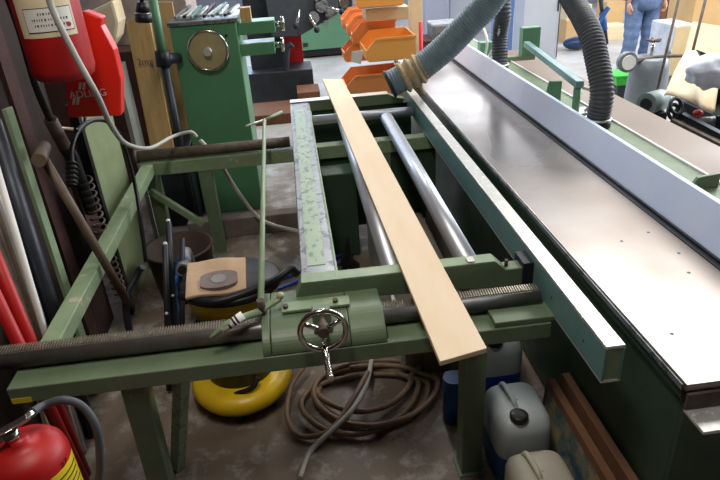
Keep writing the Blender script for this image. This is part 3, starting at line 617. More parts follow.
tag(MB().tube([at(183, 258, y=3.0), at(178, 275, y=2.95), at(172, 296, y=2.9), Vector((-.82, 2.9, .03))], .03, 12).build('blue_cloth_roll', 'bluecan'), 'blue rolled sleeve standing behind the dark vacuum tubes', 'roll')
# brown tub behind
tbc = at(188, 250, z=0)
tag(oval((-.90, 3.72, 0), [(.001, 0), (.18, 0), (.22, .34), (.232, .35), (.21, .355), (.17, .03), (.001, .03)], 1, 1).build('brown_tub', mat('dark_brown_plastic', (66, 48, 36), .7)), 'round brown tub behind the upright vacuum tubes', 'tub')
# timber beam on the floor behind
tag(MB().box(-.98, .05, 4.48, 4.60, 0, .16).build('timber_beam', 'greywood', None, .008), 'grey timber beam lying on the floor before the green machine', 'timber')
tag(MB().prism([(.86, 2.9, 0), (1.0, 2.9, 0), (1.0, 2.9, .2), (.90, 2.9, .22)], (0, 1.3, 0)).build('concrete_kerb', 'greywood', None, .01), 'long grey block lying along the table machine foot', 'block')
pn = thing('flat_crate', (.6, 3.2, 0), 'low grey-brown crate with pale metal edging on the floor between the rollers', 'crate')
MB().box(.42, .80, 2.55, 3.95, 0, .30).build('board', mat('dusty_grey_brown_board', (120, 110, 92), .8, c2=(102, 94, 80), scale=3), pn, .004)
MB().box(.40, .4195, 2.55, 3.97, 0, .315).build('frame_edge', 'alu', pn)
tag(MB().box(.10, .34, 3.95, 4.15, 0, .66).build('control_box', 'greendark', None, .01), 'dark green upright control box under the plank at the back', 'box')
# blue hoses on floor
for i, (o1, lab) in enumerate(((0, 'blue plastic hose on the floor, farthest strand'), (9, 'blue plastic hose on the floor, middle strand'), (20, 'blue plastic hose on the floor, nearest strand'))):
    tag(MB().tube([at(230, 312 + o1, z=.015 + .03 * (i % 2)), at(262, 288 + o1, z=.015 + .03 * (i % 2)), at(300, 272 + o1 * .9, z=.02), at(335, 258 + o1 * .8, z=.02), at(352, 248 + o1 * .8, z=.02)], .014, 10).build('blue_hose', 'blue'), lab, 'hose')
nz = at(350, 240, y=3.85)
tag(MB().prism([at(349, 238, y=3.7), at(341, 268, y=3.7), at(352, 270, y=3.7), at(361, 268, y=3.7), at(352, 262, y=3.7)], (0, .08, 0)).build('floor_nozzle', 'black', None, .01), 'pointed black floor nozzle lying beside the blue hoses', 'nozzle')
# coiled brown hose
ho = []; random.seed(11)
cxp, cyp = at(368, 398, z=0).x, at(368, 398, z=0).y
for k in range(int(4.3 * 22)):
    a = 2 * PI * k / 22 + .5; tcount = k / 22
    rr = .34 - .035 * math.sin(tcount * 2.4) - .05 * (int(tcount) % 3) + .015 * math.sin(a * 3)
    ho.append(Vector((cxp + .02 * math.sin(tcount * 3) + .045 * math.cos(tcount * 1.7) + rr * .98 * math.cos(a), cyp + .04 * math.cos(tcount * 2.3) + rr * .72 * math.sin(a), .016 + .012 * tcount + .006 * math.sin(a * 2 + tcount))))
hs_ = tag(MB().tube(ho, .0145, 10, 3).build('coiled_hose', 'brownhose'), 'brown rubber hose coiled loosely on the floor below the carriage', 'hose')
tag(MB().tube([at(372, 358, z=.1), at(366, 385, z=.09), at(352, 410, z=.085), at(330, 432, z=.05), at(310, 452, z=.015), at(300, 478, z=.012)], .013, 10).build('loose_hose_end', 'palehose'), 'paler hose end trailing over the coiled brown hose', 'hose')
tag(MB().tube([at(305, 365, z=.10), at(292, 385, z=.08), at(287, 415, z=.04), at(300, 436, z=.02), at(330, 430, z=.05), at(352, 400, z=.1), at(368, 372, z=.11)], .013, 10).build('hose_loop', 'brownhose'), 'single wide hose loop left of the coiled brown hose', 'hose')
tag(MB().tube([at(200, 140, y=4.36), at(218, 160, y=4.36), at(238, 192, y=4.40), at(262, 220, y=4.44), at(300, 232, z=.2), at(330, 238, z=.02)], .016, 10).build('grey_conduit', 'palehose'), 'thin grey conduit drooping from the back shaft to the floor', 'conduit')

# jerrycans
def jerry(cx, cy, w, d, h, m, label, capcol, yaw=0, liquid=None):
    t = thing('jerrycan', (cx, cy, 0), label, 'jerrycan')
    def prof(z, s):
        out = []; n = 32
        for k in range(n):
            a = 2 * PI * k / n; cxx, sy_ = math.cos(a), math.sin(a)
            ex_ = .45; out.append(Vector((cx + s * w / 2 * math.copysign(abs(cxx) ** ex_, cxx), cy + s * d / 2 * math.copysign(abs(sy_) ** ex_, sy_), z)))
        return out
    mb = MB(); lv_ = [(0.004, .9), (.0, .93), (.03, 1), (h * .80, 1), (h * .87, .97), (h * .93, .88), (h * .97, .72), (h * .985, .5), (h * .99, .02)]
    rings = [prof(z, s) for z, s in lv_]; vs = [v for r in rings for v in r]; n = 32
    fs = [(i * n + k, i * n + (k + 1) % n, (i + 1) * n + (k + 1) % n, (i + 1) * n + k) for i in range(len(rings) - 1) for k in range(n)] + [tuple(range(n))]
    mb.add(vs, fs, True); mb.build('body', m, t)
    MB().tube([(cx - .04, cy + d * .40, h * .90), (cx - .035, cy + d * .32, h * 1.02), (cx - .03, cy + d * .1, h * 1.05), (cx - .025, cy - d * .06, h * 1.03), (cx - .02, cy - d * .12, h * .97)], .012, 12).build('handle', m, t)
    c_ = Vector((cx - .03, cy - d * .34, h * .91)); MB().cyl(c_, c_ + Vector((0, 0, .02)), .034, 20).build('neck', m, t)
    MB().lathe(c_ + Vector((0, 0, .02)), [(.037, 0), (.038, .022), (.03, .027)], 24).build('cap', capcol, t)
    if liquid:
        q = MB(); rings = [prof(z, 1.006) for z in (.03, h * .45)]
        q.add([v for r in rings for v in r], [(k, (k + 1) % n, n + (k + 1) % n, n + k) for k in range(n)], True); q.build('blue_liquid_band', liquid, t)
    return t
jerry(.79, 1.90, .235, .29, .36, 'can', 'cloudy jerrycan with black cap and blue lower half beside the stand leg', 'black', liquid='bluecan')
jerry(.775, 1.57, .24, .26, .30, 'canbeige', 'beige jerrycan nearest the viewer, in front of the black capped one', 'canbeige')
jerry(.86, 2.42, .24, .26, .33, 'can', 'dim jerrycan farthest back in the row of jerrycans', 'black', liquid='blue')
tag(MB().cyl((.59, 2.2, 0), (.59, 2.2, .26), .05, 20).build('blue_bottle', 'bluecan'), 'blue bottle half hidden behind the stand leg', 'bottle')
# boards leaning on machine body
b1 = thing('printed_carton', (.99, 1.7, 0), 'flat brown carton with blue printed side leaning by the jerrycans', 'carton')
MB().prism([(.955, 1.2, 0), (.985, 1.2, 0), (1.02, 1.2, .31), (.985, 1.2, .31)], (0, .85, 0)).build('carton_board', 'carton', b1, .002)
MB().prism([(.952, 1.22, .01), (.954, 1.22, .01), (.9825, 1.22, .27), (.9805, 1.22, .27)], (0, .80, 0)).build('printed_side', 'poster', b1)
tag(MB().prism([(1.03, 1.2, 0), (1.065, 1.2, 0), (1.085, 1.2, .335), (1.05, 1.2, .335)], (0, .85, 0)).build('brown_board', 'carton', None, .002), 'plain brown board leaning between printed carton and machine body', 'board')

# ============================================================ GREEN MACHINE WITH ROUND HANDLE
gm = thing('green_machine', (-.65, 5.2, 0), 'tall green machine cabinet with a round tan handwheel on its face', 'machine')
MB().box(-.915, -.41, 5.0, 5.55, .0, 1.575).build('cabinet', 'machgreen', gm, .008)
MB().box(-.925, -.395, 4.985, 5.56, 1.576, 1.605).build('top_plate', 'greyworn', gm, .003)
wc = at(208, 51, y=4.95)
hw = MB().cyl((wc.x, 4.95, wc.z), (wc.x, 4.965, wc.z), .145, 40).build('handwheel', mat('tan_disc', (176, 164, 120), .5, c2=(150, 138, 98)), gm)
MB().ring((wc.x, 4.955, wc.z), (0, 1, 0), .147, .012, 44).build('chrome_rim', 'chrome', hw)
MB().cyl((wc.x, 4.90, wc.z), (wc.x, 4.95, wc.z), .032, 18).build('hub', 'alu', hw)
MB().cyl((wc.x, 4.965, wc.z), (wc.x, 5.0, wc.z), .03, 12).build('axle', 'rust', hw)
MB().cyl((wc.x + .15, 4.995, 1.38 + .1), (wc.x + .15, 5.0, 1.48), .012, 10).build('screw', 'black', gm)
for k, (dx, dz) in enumerate(((.05, .02), (.0, 0))): pass
random.seed(5)
for i in range(14):
    px = -.87 + i * .032; cl = ['greyworn', 'alu', 'darksteel', 'white', 'bluegreen'][i % 5]
    tag(MB().bar((px, 5.02 + random.random() * .1, 1.607 + .02), (px + random.uniform(.03, .09), 5.3 + random.random() * .2, 1.607 + .035 + .03 * random.random()), .022, .022).build('hand_tool', cl, None, .002), 'small metal tool lying in the pile on the green machine top', 'tool', 'tools piled on the green machine') if i % 1 == 0 else None
# arms with knobs
for (za, zb, pxr, py, knob) in ((1, 0, 275, 25, 20), (0, 1, 275, 46, 42)):
    a, b = at(240, py + 2, y=5.15), at(pxr, py, y=5.15)
    arm = MB().box(-.41, b.x, 5.05, 5.25, a.z - .05, a.z + .045).build('side_arm', 'machgreen', gm, .006)
    MB().cyl((b.x, 5.15, a.z), (b.x + .05, 5.15, a.z), .02, 12).build('spindle', 'chrome', arm)
    MB().cyl((b.x + .05, 5.15, a.z), (b.x + .075, 5.15, a.z), .055, 22).build('knob', 'chrome', arm)
w0 = at(246, 16, y=5.1)
tag(MB().box(w0.x - .04, w0.x + .04, 5.06, 5.16, at(240, 27, y=5.15).z + .045, at(240, 27, y=5.15).z + .15).build('wood_block', 'pine', None, .003), 'small pine block standing on the upper side arm', 'block')
# dark machine behind arms with base beam, red guard
dm = thing('drilling_machine', (-.2, 8.8, 0), 'dark grey machine with chrome levers between green machine and orange bins', 'machine')
def vb(px0, px1, pt, pb, y, dep, m, name, par, bevel=.004):
    mid = (pt + pb) / 2; a, b = at(px0, mid, y=y), at(px1, mid, y=y); t = at((px0 + px1) / 2, pt, y=y).z; z = at((px0 + px1) / 2, pb, y=y).z
    return MB().box(a.x, b.x, y, y + dep, z, t).build(name, m, par, bevel)
bq = [at(240, 84, y=8.6).x, at(314, 84, y=8.6).x]
MB().box(bq[0], bq[1], 8.6, 9.2, 0, at(277, 72, y=8.6).z).build('base', 'darksteel', dm, .01)
vb(245, 282, -30, 72, 8.9, .3, 'darksteel', 'column', dm)
MB().prism([at(262, -20, y=8.7), at(338, -20, y=8.7), at(338, 14, y=8.7), at(300, 36, y=8.7), at(272, 38, y=8.7)], (0, .4, 0)).build('head', mat('charcoal_enamel', (66, 72, 78), .5), dm, .01)
vb(279, 303, 36, 72, 9.25, .04, 'red', 'guard', dm)
MB().tube([at(286, 76, y=8.65), at(287, 50, y=8.65), at(292, 44, y=8.65)], .045, 12).build('upright', 'darksteel', dm)
for k, (px, py) in enumerate(((322, 6), (314, 18), (330, 14), (318, -2), (326, 24))):
    p = at(px, py, y=8.6); MB().cyl(p, p + Vector((.0, .1, 0)), .085 - .012 * k, 20).build('dial', 'greyworn', dm)
for (p1_, p2_) in (((309, 14), (317, 30)), ((326, 6), (342, 12)), ((300, 10), (296, 26))):
    a, b = at(*p1_, y=8.55), at(*p2_, y=8.5); l_ = MB().cyl(a, b, .02, 10).build('lever', 'chrome', dm); MB().ball(b, .042, 14).build('knob', 'black', l_)
# wood packing blocks
tag(MB().box(-.60, -.08, 7.55, 8.2, 0, .13).build('wood_block', 'oldwood', None, .006), 'low brown wood block by the dark machine foot, left of two', 'block')
tag(MB().box(-.0, .30, 8.0, 8.45, 0, .26).build('wood_block', 'oldwood', None, .006), 'chunky brown wood block by the dark machine foot, right of two', 'block')
# far green lathe
lt = thing('metal_lathe', (.6, 11.6, 0), 'pale green lathe cabinet in the far background behind the bins', 'lathe')
vb(298, 350, 12, 49, 11.6, .7, 'lathegreen', 'cabinet', lt, .01); vb(300, 352, 46, 55, 11.65, .6, 'black', 'plinth', lt)
vb(290, 352, -8, 10, 11.6, .6, 'darksteel', 'headstock', lt)
vb(303, 308, 43, 47, 11.58, .015, 'darksteel', 'vent', lt)
for i in range(5):
    p = at(300 + i * 11, 3 + (i % 2) * 5, y=11.5); MB().cyl(p, p + Vector((0, .1, 0)), .09, 18).build('dial', 'chrome', lt)
tag(MB().tube([at(262, -8, y=6.0), at(275, 6, y=6.0), at(288, 14, y=6.0)], .04, 12).build('machine_hose', 'rust'), 'brown pipe slanting above the side arms', 'pipe') if False else None

# ============================================================ ORANGE BINS
rk2 = thing('bin_rack', (.9, 6.2, 0), 'cream metal rack holding orange storage bins behind the carriage', 'rack')
yb = 5.8
a = at(410, 20, y=6.9)
MB().box(a.x, a.x + .14, 6.9, 7.0, 0, 2.2).build('post', 'tan', rk2, .004)
sh_z = [at(380, 15, y=yb).z]
vbs = vb(366, 409, 8, 20, yb + .2, .3, 'tan', 'shelf', rk2)
def bin_(x0, x1, yf, z0, h, depth, label, first=False, m='orange'):
    # open-fronted stacking bin, open towards -x/-y: low front lip at left, walls 6 mm
    t = thing('storage_bin', ((x0 + x1) / 2, yf, z0), label, 'storage bin', 'orange stacking bins')
    w = .008; yb_ = yf + depth; sl = .10
    MB().box(x0 + sl * .2, x1, yf, yb_, z0, z0 + w).build('bottom', m, t)
    def side(y):
        MB().prism([(x0 + .02, y, z0 + w), (x1, y, z0 + w), (x1, y, z0 + h), (x0 + sl, y, z0 + h * .97), (x0, y, z0 + h * .45)], (0, w, 0)).build('side_wall', m, t)
    side(yf); side(yb_ - w)
    MB().box(x1 - w, x1, yf + w, yb_ - w, z0 + w, z0 + h).build('back_wall', m, t)
    MB().box(x0 + .01, x0 + .02, yf + w, yb_ - w, z0 + w, z0 + h * .45).build('front_lip', m, t)
    MB().box(x0 + sl, x1 + .01, yf - .008, yf, z0 + h - .02, z0 + h).build('rim', m, t)
    return t
def bpx(px0, px1, pt, pb, y, dep, label):
    p = at(px0, pb, y=y); q = at(px1, pb, y=y); t_ = at((px0 + px1) / 2, pt, y=y); bin_(p.x, q.x, y, p.z, t_.z - p.z, dep, label)
BL = [((366, 416, 37, 62), 5.62, .52, 'large orange bin at the front of the middle row', 'orange'),
 ((352, 396, 21, 44), 6.20, .20, 'orange bin showing behind the large one in the middle row', 'orange_dull'),
 ((347, 388, 14, 36), 6.44, .20, 'orange bin second from the back in the middle row', 'orange_dull'),
 ((342, 380, 8, 29), 6.68, .20, 'orange bin at the back of the middle row', 'orange_dull'),
 ((346, 402, 74, 97), 5.62, .42, 'orange bin lowest in the rack, its wall scuffed', 'orange_dull'),
 ((344, 396, 42, 62), 6.3, .3, 'orange bin behind, half under the middle row', 'orange_dull'),
 ((356, 404, -14, 8), 5.9, .3, 'orange bin on the cream shelf at the top', 'orange')]
M['orange_dull'] = mat('dull_orange_plastic', (246, 162, 100), .5, c2=(236, 146, 84), scale=3)
for (q0_, q1_, q2_, q3_), yv, dp, lb_, mm in BL:
    p = at(q0_, q3_, y=yv); q = at(q1_, q3_, y=yv); t_ = at((q0_ + q1_) / 2, q2_, y=yv)
    bin_(p.x, q.x, yv, p.z, t_.z - p.z, dp, lb_, m=mm)
    MB().box(p.x + .03, q.x - .01, yv + .03, yv + dp - .02, p.z - .012, p.z - .002).build('shelf', 'tan', rk2)
# base under lowest bin and uprights
zb_ = at(375, 96, y=5.62).z
MB().box(.42, 1.05, 5.64, 6.35, max(.02, zb_ - .06), zb_ - .002).build('base_shelf', 'tan', rk2)
for xx in (.45, 1.0):
    MB().box(xx, xx + .04, 5.66, 5.70, 0, max(.02, zb_ - .06)).build('foot', 'tan', rk2)
MB().prism([at(352, 52, y=5.60), at(363, 50, y=5.60), at(361, 64, y=5.60), at(351, 62, y=5.60)], (0, .006, 0)).build('paper_note', 'white', rk2)
tag(MB().cyl((at(421, 55, y=6.4).x, 6.4, 0), (at(421, 55, y=6.4).x, 6.4, at(421, 22, y=6.4).z), .022, 12).build('red_post', 'red'), 'thin red post right of the cream bin rack', 'post')

# ============================================================ BACKGROUND
def block(name, m, px0, px1, pt, y, dep, label, cat, bevel=.006, pbm=30):
    a, b = at(px0, pbm, y=y), at(px1, pbm, y=y); return tag(MB().box(a.x, b.x, y, y + dep, 0, at((px0 + px1) / 2, pt, y=y).z).build(name, m, None, bevel), label, cat)
yy = at(545, 60, z=0).y
cb = thing('grey_cabinet', (at(540, 30, y=yy).x, yy, 0), 'tall light grey steel cabinet behind the fence', 'cabinet')
a, b = at(523, 30, y=yy), at(559, 30, y=yy)
MB().box(a.x, b.x, yy, yy + .45, 0, 2.3).build('cabinet_body', 'cabgrey', cb, .006)
MB().box(b.x - .015, b.x - .005, yy - .008, yy, .03, 2.27).build('door_edge', 'darksteel', cb)
MB().box(b.x - .06, b.x - .04, yy - .02, yy, .75, .9).build('door_handle', 'darksteel', cb)
block('blue_cabinet', 'cabblue', 500, 513, -90, yy + .7, .5, 'narrow tall blue cabinet left of the grey cabinet', 'cabinet')
block('grey_locker', 'wallback', 425, 449, -90, 12.4, .5, 'grey-lilac locker left half behind the blue-grey duct', 'locker')
block('grey_locker', 'cabgrey', 450, 498, -90, 12.8, .5, 'wide pale grey locker seen behind the slim dark duct', 'locker')
fr = thing('feed_unit', (at(450, 50, y=7.2).x, 7.2, 0), 'dark feed unit at the far end of the long machine table', 'feed unit')
vb(434, 462, 24, 40, 7.1, .4, 'greyworn', 'housing', fr, .02); MB().box(1.45, 1.75, 7.05, 7.5, 0, .95).build('pedestal', 'redbrown', fr, .01)
# cardboard / timber stacks
block('cardboard_box', 'cardboard', 566, 600, 20, 11.0, .5, 'long cardboard box at the bottom of the far stack', 'box')
a = at(556, 20, y=9.6)
z1 = at(583, 20, y=11.0).z
tag(MB().box(at(566, 15, y=11.1).x, at(590, 15, y=11.1).x, 11.05, 11.4, z1 + .001, z1 + .25).build('wood_stack', 'palewood', None, .004), 'pale wooden box on top of the long cardboard box', 'box')
block('timber_pile', 'palewood', 606, 628, 26, 10.9, .4, 'tan timber bundle on the floor left of the standing person', 'timber')
block('pallet_box', 'cardboard', 604, 622, 2, 11.6, .4, 'dark brown crate behind the tan timber bundle', 'crate')
block('brown_cupboard', 'oldwood', 648, 664, -60, 11.4, .5, 'dark brown cupboard right behind the standing person', 'cupboard')
block('slate_cupboard', 'darksteel', 666, 694, -60, 11.5, .5, 'slate grey cupboard between brown cupboard and plywood', 'cupboard')
# floor vacuum (blue) with wand
fv = thing('blue_floor_vacuum', tuple(at(577, 52, z=0)), 'small blue vacuum lying on the floor left of the tall black wand', 'vacuum cleaner')
c = at(576, 50, z=0)
o_ = MB().ball((c.x, c.y, .12), .2, 20, (1.2, .7, .55)).build('body', mat('deep_blue_plastic', (30, 60, 100), .4), fv)
MB().ball((c.x + .05, c.y - .08, .2), .05, 12, (1, 1, 1)).build('lime_button', 'limegreen', fv)
MB().tube([(c.x + .2, c.y, .15), (c.x + .4, c.y, .5), (c.x + .5, c.y, .66)], .04, 12).build('hose', 'bluecan', fv)
wd = thing('vacuum_wand', tuple(at(605, 47, z=0)), 'black and blue vacuum wand standing near the blue vacuum', 'vacuum wand')
f0 = at(606, 46, z=0); f1 = at(600, -10, y=f0.y)
MB().tube([f0 + Vector((0, 0, .03)), f1], .04, 12, 1).build('tube', 'black', wd); MB().cyl(f0.lerp(f1, .3), f0.lerp(f1, .62), .055, 12).build('grip_section', 'bluecan', wd)
# person
def skinmesh(name, verts, edges, rad, m, parent, org):
    me = bpy.data.meshes.new(name); me.from_pydata([tuple(v) for v in verts], edges, []); 
    o = bpy.data.objects.new(name, me); COL.objects.link(o); o.parent = parent; me.materials.append(M[m])
    sk = me.skin_vertices if me.skin_vertices else None
    md = o.modifiers.new('skin', 'SKIN'); 
    if not me.skin_vertices: me.attributes  # layer is created with the modifier
    layer = me.skin_vertices[0].data if len(me.skin_vertices) else None
    if layer:
        for i, r in enumerate(rad): layer[i].radius = (r, r) if not isinstance(r, tuple) else r; 
        layer[0].use_root = True
    md.use_smooth_shade = True
    s = o.modifiers.new('sub', 'SUBSURF'); s.levels = 1; s.render_levels = 1
    return o
pe = at(631, 80, z=0)
pf = Vector((pe.x + .02, pe.y, 0))
ps = thing('person', tuple(pf), 'person in blue jeans standing behind the grey tank, seen waist down', 'person')
V = [(0, 0, .95), (0, 0, 1.2), (0, 0, 1.40), (0, 0, 1.53), (0, -.01, 1.60), (0, -.02, 1.68), (0, -.01, 1.74),
     (.10, 0, .90), (.11, -.02, .50), (.11, .02, .10), (.11, -.10, .05), (-.10, 0, .90), (-.12, -.04, .50), (-.13, .0, .10), (-.13, -.12, .05),
     (.17, 0, 1.40), (.23, .02, 1.14), (.22, -.08, .92), (-.17, 0, 1.40), (-.23, .02, 1.14), (-.22, -.08, .92)]
Eg = [(0, 1), (1, 2), (2, 3), (3, 4), (4, 5), (5, 6), (0, 7), (7, 8), (8, 9), (9, 10), (0, 11), (11, 12), (12, 13), (13, 14), (2, 15), (15, 16), (16, 17), (2, 18), (18, 19), (19, 20)]
Rd = [.12, .11, .12, .055, .075, .09, .06, .085, .052, .038, .035, .085, .052, .038, .035, .055, .04, .026, .055, .04, .026]
body = skinmesh('body', [Vector(v) for v in V], Eg, Rd, 'skin', ps, pf)
jn = MB()
for sx, k in ((1, 7), (-1, 11)):
    pts = [Vector(V[k]) + Vector((0, 0, .10)), Vector(V[k]), Vector(V[k]) * .5 + Vector(V[k + 1]) * .5, Vector(V[k + 1]), Vector(V[k + 1]) * .5 + Vector(V[k + 2]) * .5, Vector(V[k + 2])]
    jn.tube([p + pf for p in pts], .1, 20, 10, rf=lambda L, t: .122 - .040 * min(1, t * 1.6) + .004 * math.sin(L * 60) * (t > .4) + .006 * (t > .8))
jn.lathe(pf + Vector((0, 0, .86)), [(.12, -.03), (.165, 0), (.17, .1), (.155, .18)], 24)
jn.build('jeans', 'denim', ps)
sh = MB(); sh.lathe(pf + Vector((0, 0, 1.0)), [(.165, 0), (.17, .12), (.175, .3), (.17, .42), (.08, .49), (.06, .5)], 24)
for s_, k in ((1, 15), (-1, 18)): sh.tube([pf + Vector(V[k]), pf + Vector(V[k + 1]), pf + Vector(V[k + 2]) * 1 + Vector((0, 0, .06))], .06, 14, 6, rf=lambda L, t: .075 - .025 * t)
sh.build('shirt', 'shirt', ps)
ps.scale = (1.12, 1.12, 1.12)
hr = MB().ball(pf + Vector((0, .015, 1.72)), .105, 20, (.92, 1, 1.0)).build('hair', 'hair', ps)
for s_, k in ((1, 10), (-1, 14)):
    p = pf + Vector(V[k]); MB().ball((p.x, p.y + .02, .05), .09, 16, (.6, 1.6, .55)).build('shoe', 'black', ps)
    hd = pf + Vector(V[17 if s_ == 1 else 20]); hm = MB()
    for f_ in range(4):
        xo = (f_ - 1.5) * .018; hm.tube([hd + Vector((0, xo, -.02)), hd + Vector((0, xo - .005, -.08)), hd + Vector((-s_ * .02, xo - .008, -.11 - .012 * (1 - abs(f_ - 1.5) / 1.5)))], .008, 8, 4)
    hm.tube([hd + Vector((0, -.03, -.01)), hd + Vector((-s_ * .01, -.055, -.05)), hd + Vector((-s_ * .02, -.06, -.075))], .009, 8, 4)
    hm.ball(hd + Vector((0, 0, -.035)), .045, 14, (.45, .9, 1.1)); hm.build('hand', 'skin', ps)
# grey tank machine with valves
ty = 6.2
tk = thing('tank_unit', (at(655, 85, y=ty).x, ty, 0), 'grey cylindrical tank with valves and pale wheel beside the bench', 'tank')
tc_ = at(656, 60, y=ty); zt = tc_.z
MB().lathe((tc_.x, ty + .1, 0), [(.22, .02), (.225, .05), (.20, zt - .1), (.18, zt), (.16, zt + .02), (.001, zt + .03)], 32).build('tank', 'greytank', tk)
MB().cyl((tc_.x, ty + .1, zt + .02), (tc_.x, ty + .1, zt + .17), .018, 10).build('valve_stem', 'chrome', tk)
vv = MB()
for k in range(5): aa = 2 * PI * k / 5; vv.tube([(tc_.x, ty + .1, zt + .18), (tc_.x + .08 * math.cos(aa), ty + .1 + .08 * math.sin(aa), zt + .19)], .014, 8, 1)
vv.build('valve_wheel', 'rust', tk)
for dx in (-.20, .2): MB().cyl((tc_.x + dx, ty + .1, zt - .02), (tc_.x + dx, ty + .1, zt + .08), .02, 10).build('valve', 'greytank', tk)
MB().tube([(tc_.x - .28, ty + .05, zt - .03), (tc_.x, ty + .0, zt + .03), (tc_.x + .45, ty + .05, zt)], .018, 10).build('pipe', 'rust', tk)
wp = at(627, 62, y=ty)
wh = MB().cyl((wp.x, ty - .03, wp.z), (wp.x + .0, ty + .03, wp.z), .105, 28).build('wheel', 'greytank', tk)
MB().cyl((wp.x, ty - .045, wp.z), (wp.x, ty - .03, wp.z), .075, 24).build('wheel_hub', 'white', wh)
MB().bar((wp.x, ty + .05, wp.z), (tc_.x, ty + .05, wp.z), .04, .04).build('bracket', 'greytank', tk)
mo = at(651, 101, y=5.3)
mt_ = thing('electric_motor', (mo.x, 5.3, 0), 'grey round motor on a block just beyond the brown bench', 'motor')
MB().cyl((mo.x - .09, 5.22, mo.z), (mo.x + .12, 5.34, mo.z - .01), .10, 28).build('motor_body', 'motor', mt_)
MB().cyl((mo.x - .10, 5.214, mo.z), (mo.x - .09, 5.22, mo.z), .055, 20).build('end_plate', 'darksteel', mt_)
MB().box(mo.x - .08, mo.x + .12, 5.2, 5.4, 0, mo.z - .095).build('pedestal', 'darksteel', mt_)
gbx = at(625, 84, y=6.9)
gb = thing('green_bucket', (gbx.x, 6.9, 0), 'bright green square plastic tub below the pale wheel', 'tub')
zt_ = at(622, 76, y=6.8).z; 
MB().prism([(gbx.x - .2, 6.75, zt_), (gbx.x + .22, 6.75, zt_), (gbx.x + .18, 6.78, max(.3, zt_ - .36)), (gbx.x - .16, 6.78, max(.3, zt_ - .36))], (0, .3, 0)).build('tub', 'limegreen', gb, .01)
MB().box(gbx.x - .215, gbx.x + .235, 6.735, 7.065, zt_, zt_ + .02).build('rim', 'limegreen', gb, .004)
tag(MB().box(gbx.x - .15, gbx.x + .17, 6.78, 7.05, 0, max(.3, zt_ - .36) - .001).build('low_stand', 'darksteel'), 'low dark stand under the bright green tub', 'stand')
wb = thing('white_box', (at(668, 40, y=7.2).x, 7.2, 0), 'white boxy appliance behind the grey tank', 'appliance')
x0_ = at(672, 45, y=7.2).x; x1_ = at(692, 45, y=7.2).x; zt2 = at(672, 26, y=7.2).z
MB().box(x0_, x1_, 7.2, 7.72, .25, zt2).build('housing', mat('white_enamel', (214, 222, 238), .4), wb, .01)
MB().box(x0_ + .005, x1_ - .005, 7.185, 7.1985, .27, zt2 - .02).build('front_panel', 'tan', wb)
MB().box(x0_ + .03, x1_ - .03, 7.25, 7.7, 0, .249).build('plinth', 'greytank', wb)
# leaning plywood sheets, rods, canvas, bag, dark machine
y6 = 6.6
tag(MB().prism([at(680, 78, y=6.6), at(694, 22, y=6.9), at(745, 30, y=6.9), Vector((at(745, 90, y=6.6).x, 6.5, 0)), Vector((at(680, 78, y=6.6).x, 6.5, 0))], (0, .03, 0)).build('plywood_sheet', 'palewood'), 'large pale plywood sheet leaning at the right background', 'sheet')
tag(MB().box(at(694, 10, y=8).x, at(740, 10, y=8).x, 8.0, 8.6, .0, at(710, -4, y=8).z).build('cardboard_box', 'cardboard', None, .006), 'large tan cardboard box at the right background behind the plywood', 'box')
for (p1_, p2_, yv, lab) in (((681, -10), (663, 66), 5.9, 'thin brown rod leaning upright in front of the white appliance'), ((708, -10), (692, 54), 5.7, 'thin brown rod leaning upright in front of the plywood sheet')):
    a, b = at(*p1_, y=yv), at(*p2_, y=yv); e_ = a + (b - a) * ((a.z - .01) / (a.z - b.z)); 
    tag(MB().tube([a, e_ if e_.x < 20 else b], .014, 10, 1).build('steel_rod', 'rust'), lab, 'rod')
yk = 4.7
cv = MB(); c4b = [at(664, 96, y=yk - .1), at(716, 112, y=yk - .3), at(716, 58, y=yk + .2), at(689, 52, y=yk + .2)]
cv.sheet(lambda u, v: c4b[0].lerp(c4b[1], u).lerp(c4b[3].lerp(c4b[2], u), v) + Vector((0, .05 * math.sin(9 * u + 2 * v), .02 * math.sin(5 * u))), 24, 10, .01)
tag(cv.build('canvas_cover', 'canvas'), 'draped cream canvas cover over the dark cutting machine', 'cover')
random.seed(3)
bgm = MB(); bc = at(712, 72, y=4.4)
bgm.ball((0, 0, 0), .17, 28, (1.15, .8, .75))
for i, v in enumerate(bgm.v):
    k = 1 + .16 * math.sin(v.x * 40 + v.z * 25) * math.cos(v.y * 32) + .08 * math.sin(v.z * 70); bgm.v[i] = bc + v * k
tag(bgm.build('plastic_bag', 'whitebag'), 'crumpled white plastic bag on the cream canvas', 'bag')
tag(MB().prism([at(698, 50, y=4.62), at(714, 56, y=4.62), at(716, 62, y=4.62), at(704, 60, y=4.62)], (0, .04, 0)).build('black_strap', 'black', None, .004), 'black strap showing between canvas and white bag', 'strap')
dk2 = thing('cutting_machine', (3.15, 4.7, 0), 'black machine with red knob under the cream canvas', 'machine')
MB().box(3.42, 4.3, 4.55, 5.1, 0, .60).build('body', 'black', dk2, .01)
MB().box(3.5, 4.3, 4.85, 5.1, .6, .86).build('head', 'black', dk2, .01)
MB().bar(at(676, 112, y=4.5), at(730, 140, y=4.0), .05, .04).build('rail', 'darksteel', dk2)
MB().bar(at(672, 121, y=4.4), at(730, 150, y=3.9), .04, .04).build('rail', 'rust', dk2)
MB().box(3.25, 4.3, 4.0, 4.5, 0, .45).build('base', 'black', dk2, .01)
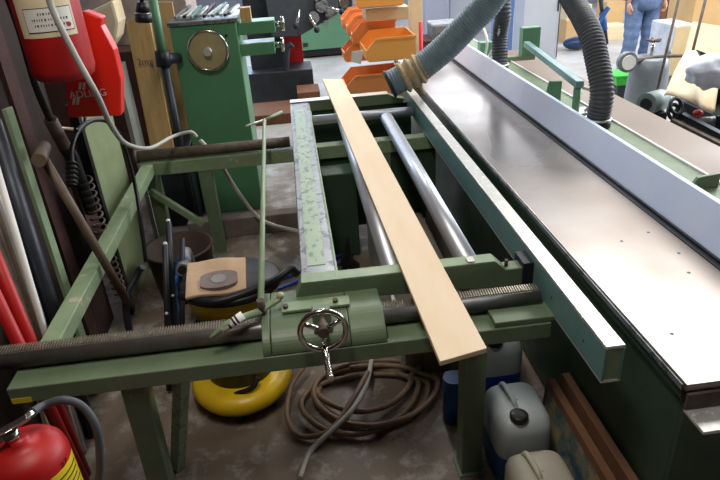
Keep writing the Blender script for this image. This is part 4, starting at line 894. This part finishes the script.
rp_ = at(698, 113, y=4.4); MB().ball(rp_, .035, 14, (1.1, 1, .8)).build('red_knob', 'red', dk2)
for px, py in ((676, 106), (680, 116), (674, 112)):
    p = at(px, py, y=4.45); MB().ring(p, (.3, -1, .5), .06, .015, 24).build('clamp_ring', 'darksteel', dk2)
p = at(700, 120, y=4.4); MB().cyl(p, p + Vector((.12, 0, 0)), .022, 12).build('spindle', 'greyworn', dk2)

# ============================================================ LIGHT
w = bpy.data.worlds.new('world'); bpy.context.scene.world = w; w.use_nodes = True
bgn = w.node_tree.nodes['Background']; bgn.inputs[0].default_value = (.78, .86, 1.0, 1); bgn.inputs[1].default_value = 1.0
def area(name, loc, target, sx, sy, power, col=(1, 1, 1)):
    l = bpy.data.lights.new(name, 'AREA'); l.shape = 'RECTANGLE'; l.size = sx; l.size_y = sy; l.energy = power; l.color = col
    o = bpy.data.objects.new(name, l); COL.objects.link(o); o.location = loc
    o.rotation_euler = (Vector(target) - Vector(loc)).to_track_quat('-Z', 'Y').to_euler(); return o
area('window_light', (10.2, 8, 3.0), (2, 5, .5), 8, 2.6, 800, (.86, .92, 1))
area('window_light_far', (3, 15.6, 3.3), (1.5, 5, 1.2), 10, 1.8, 380, (.9, .94, 1))
area('ceiling_light', (4.2, 5.6, 4.3), (4.2, 5.6, 0), 3.4, 3.4, 370, (1, .98, .95))
area('ceiling_light_middle', (.6, 7.6, 4.3), (.6, 7.6, 0), .5, 3, 130, (1, .98, .95))
area('ceiling_light_left', (-.3, 1.4, 4.3), (-.2, 2.4, 0), .4, 1.8, 85, (1, .94, .84))
area('fill_light_left', (-2.6, 10.5, 2.4), (3, 6, .8), 7, 2.0, 400, (.66, .80, 1))  # added cool fill for the fence and far area; no window there
sc = bpy.context.scene
sc.view_settings.view_transform = 'Standard'; sc.view_settings.look = 'None'; sc.view_settings.exposure = 0; sc.view_settings.gamma = 1; sc.view_settings.use_curve_mapping = False
for o in bpy.data.objects:
    if '_w' in o: del o['_w']
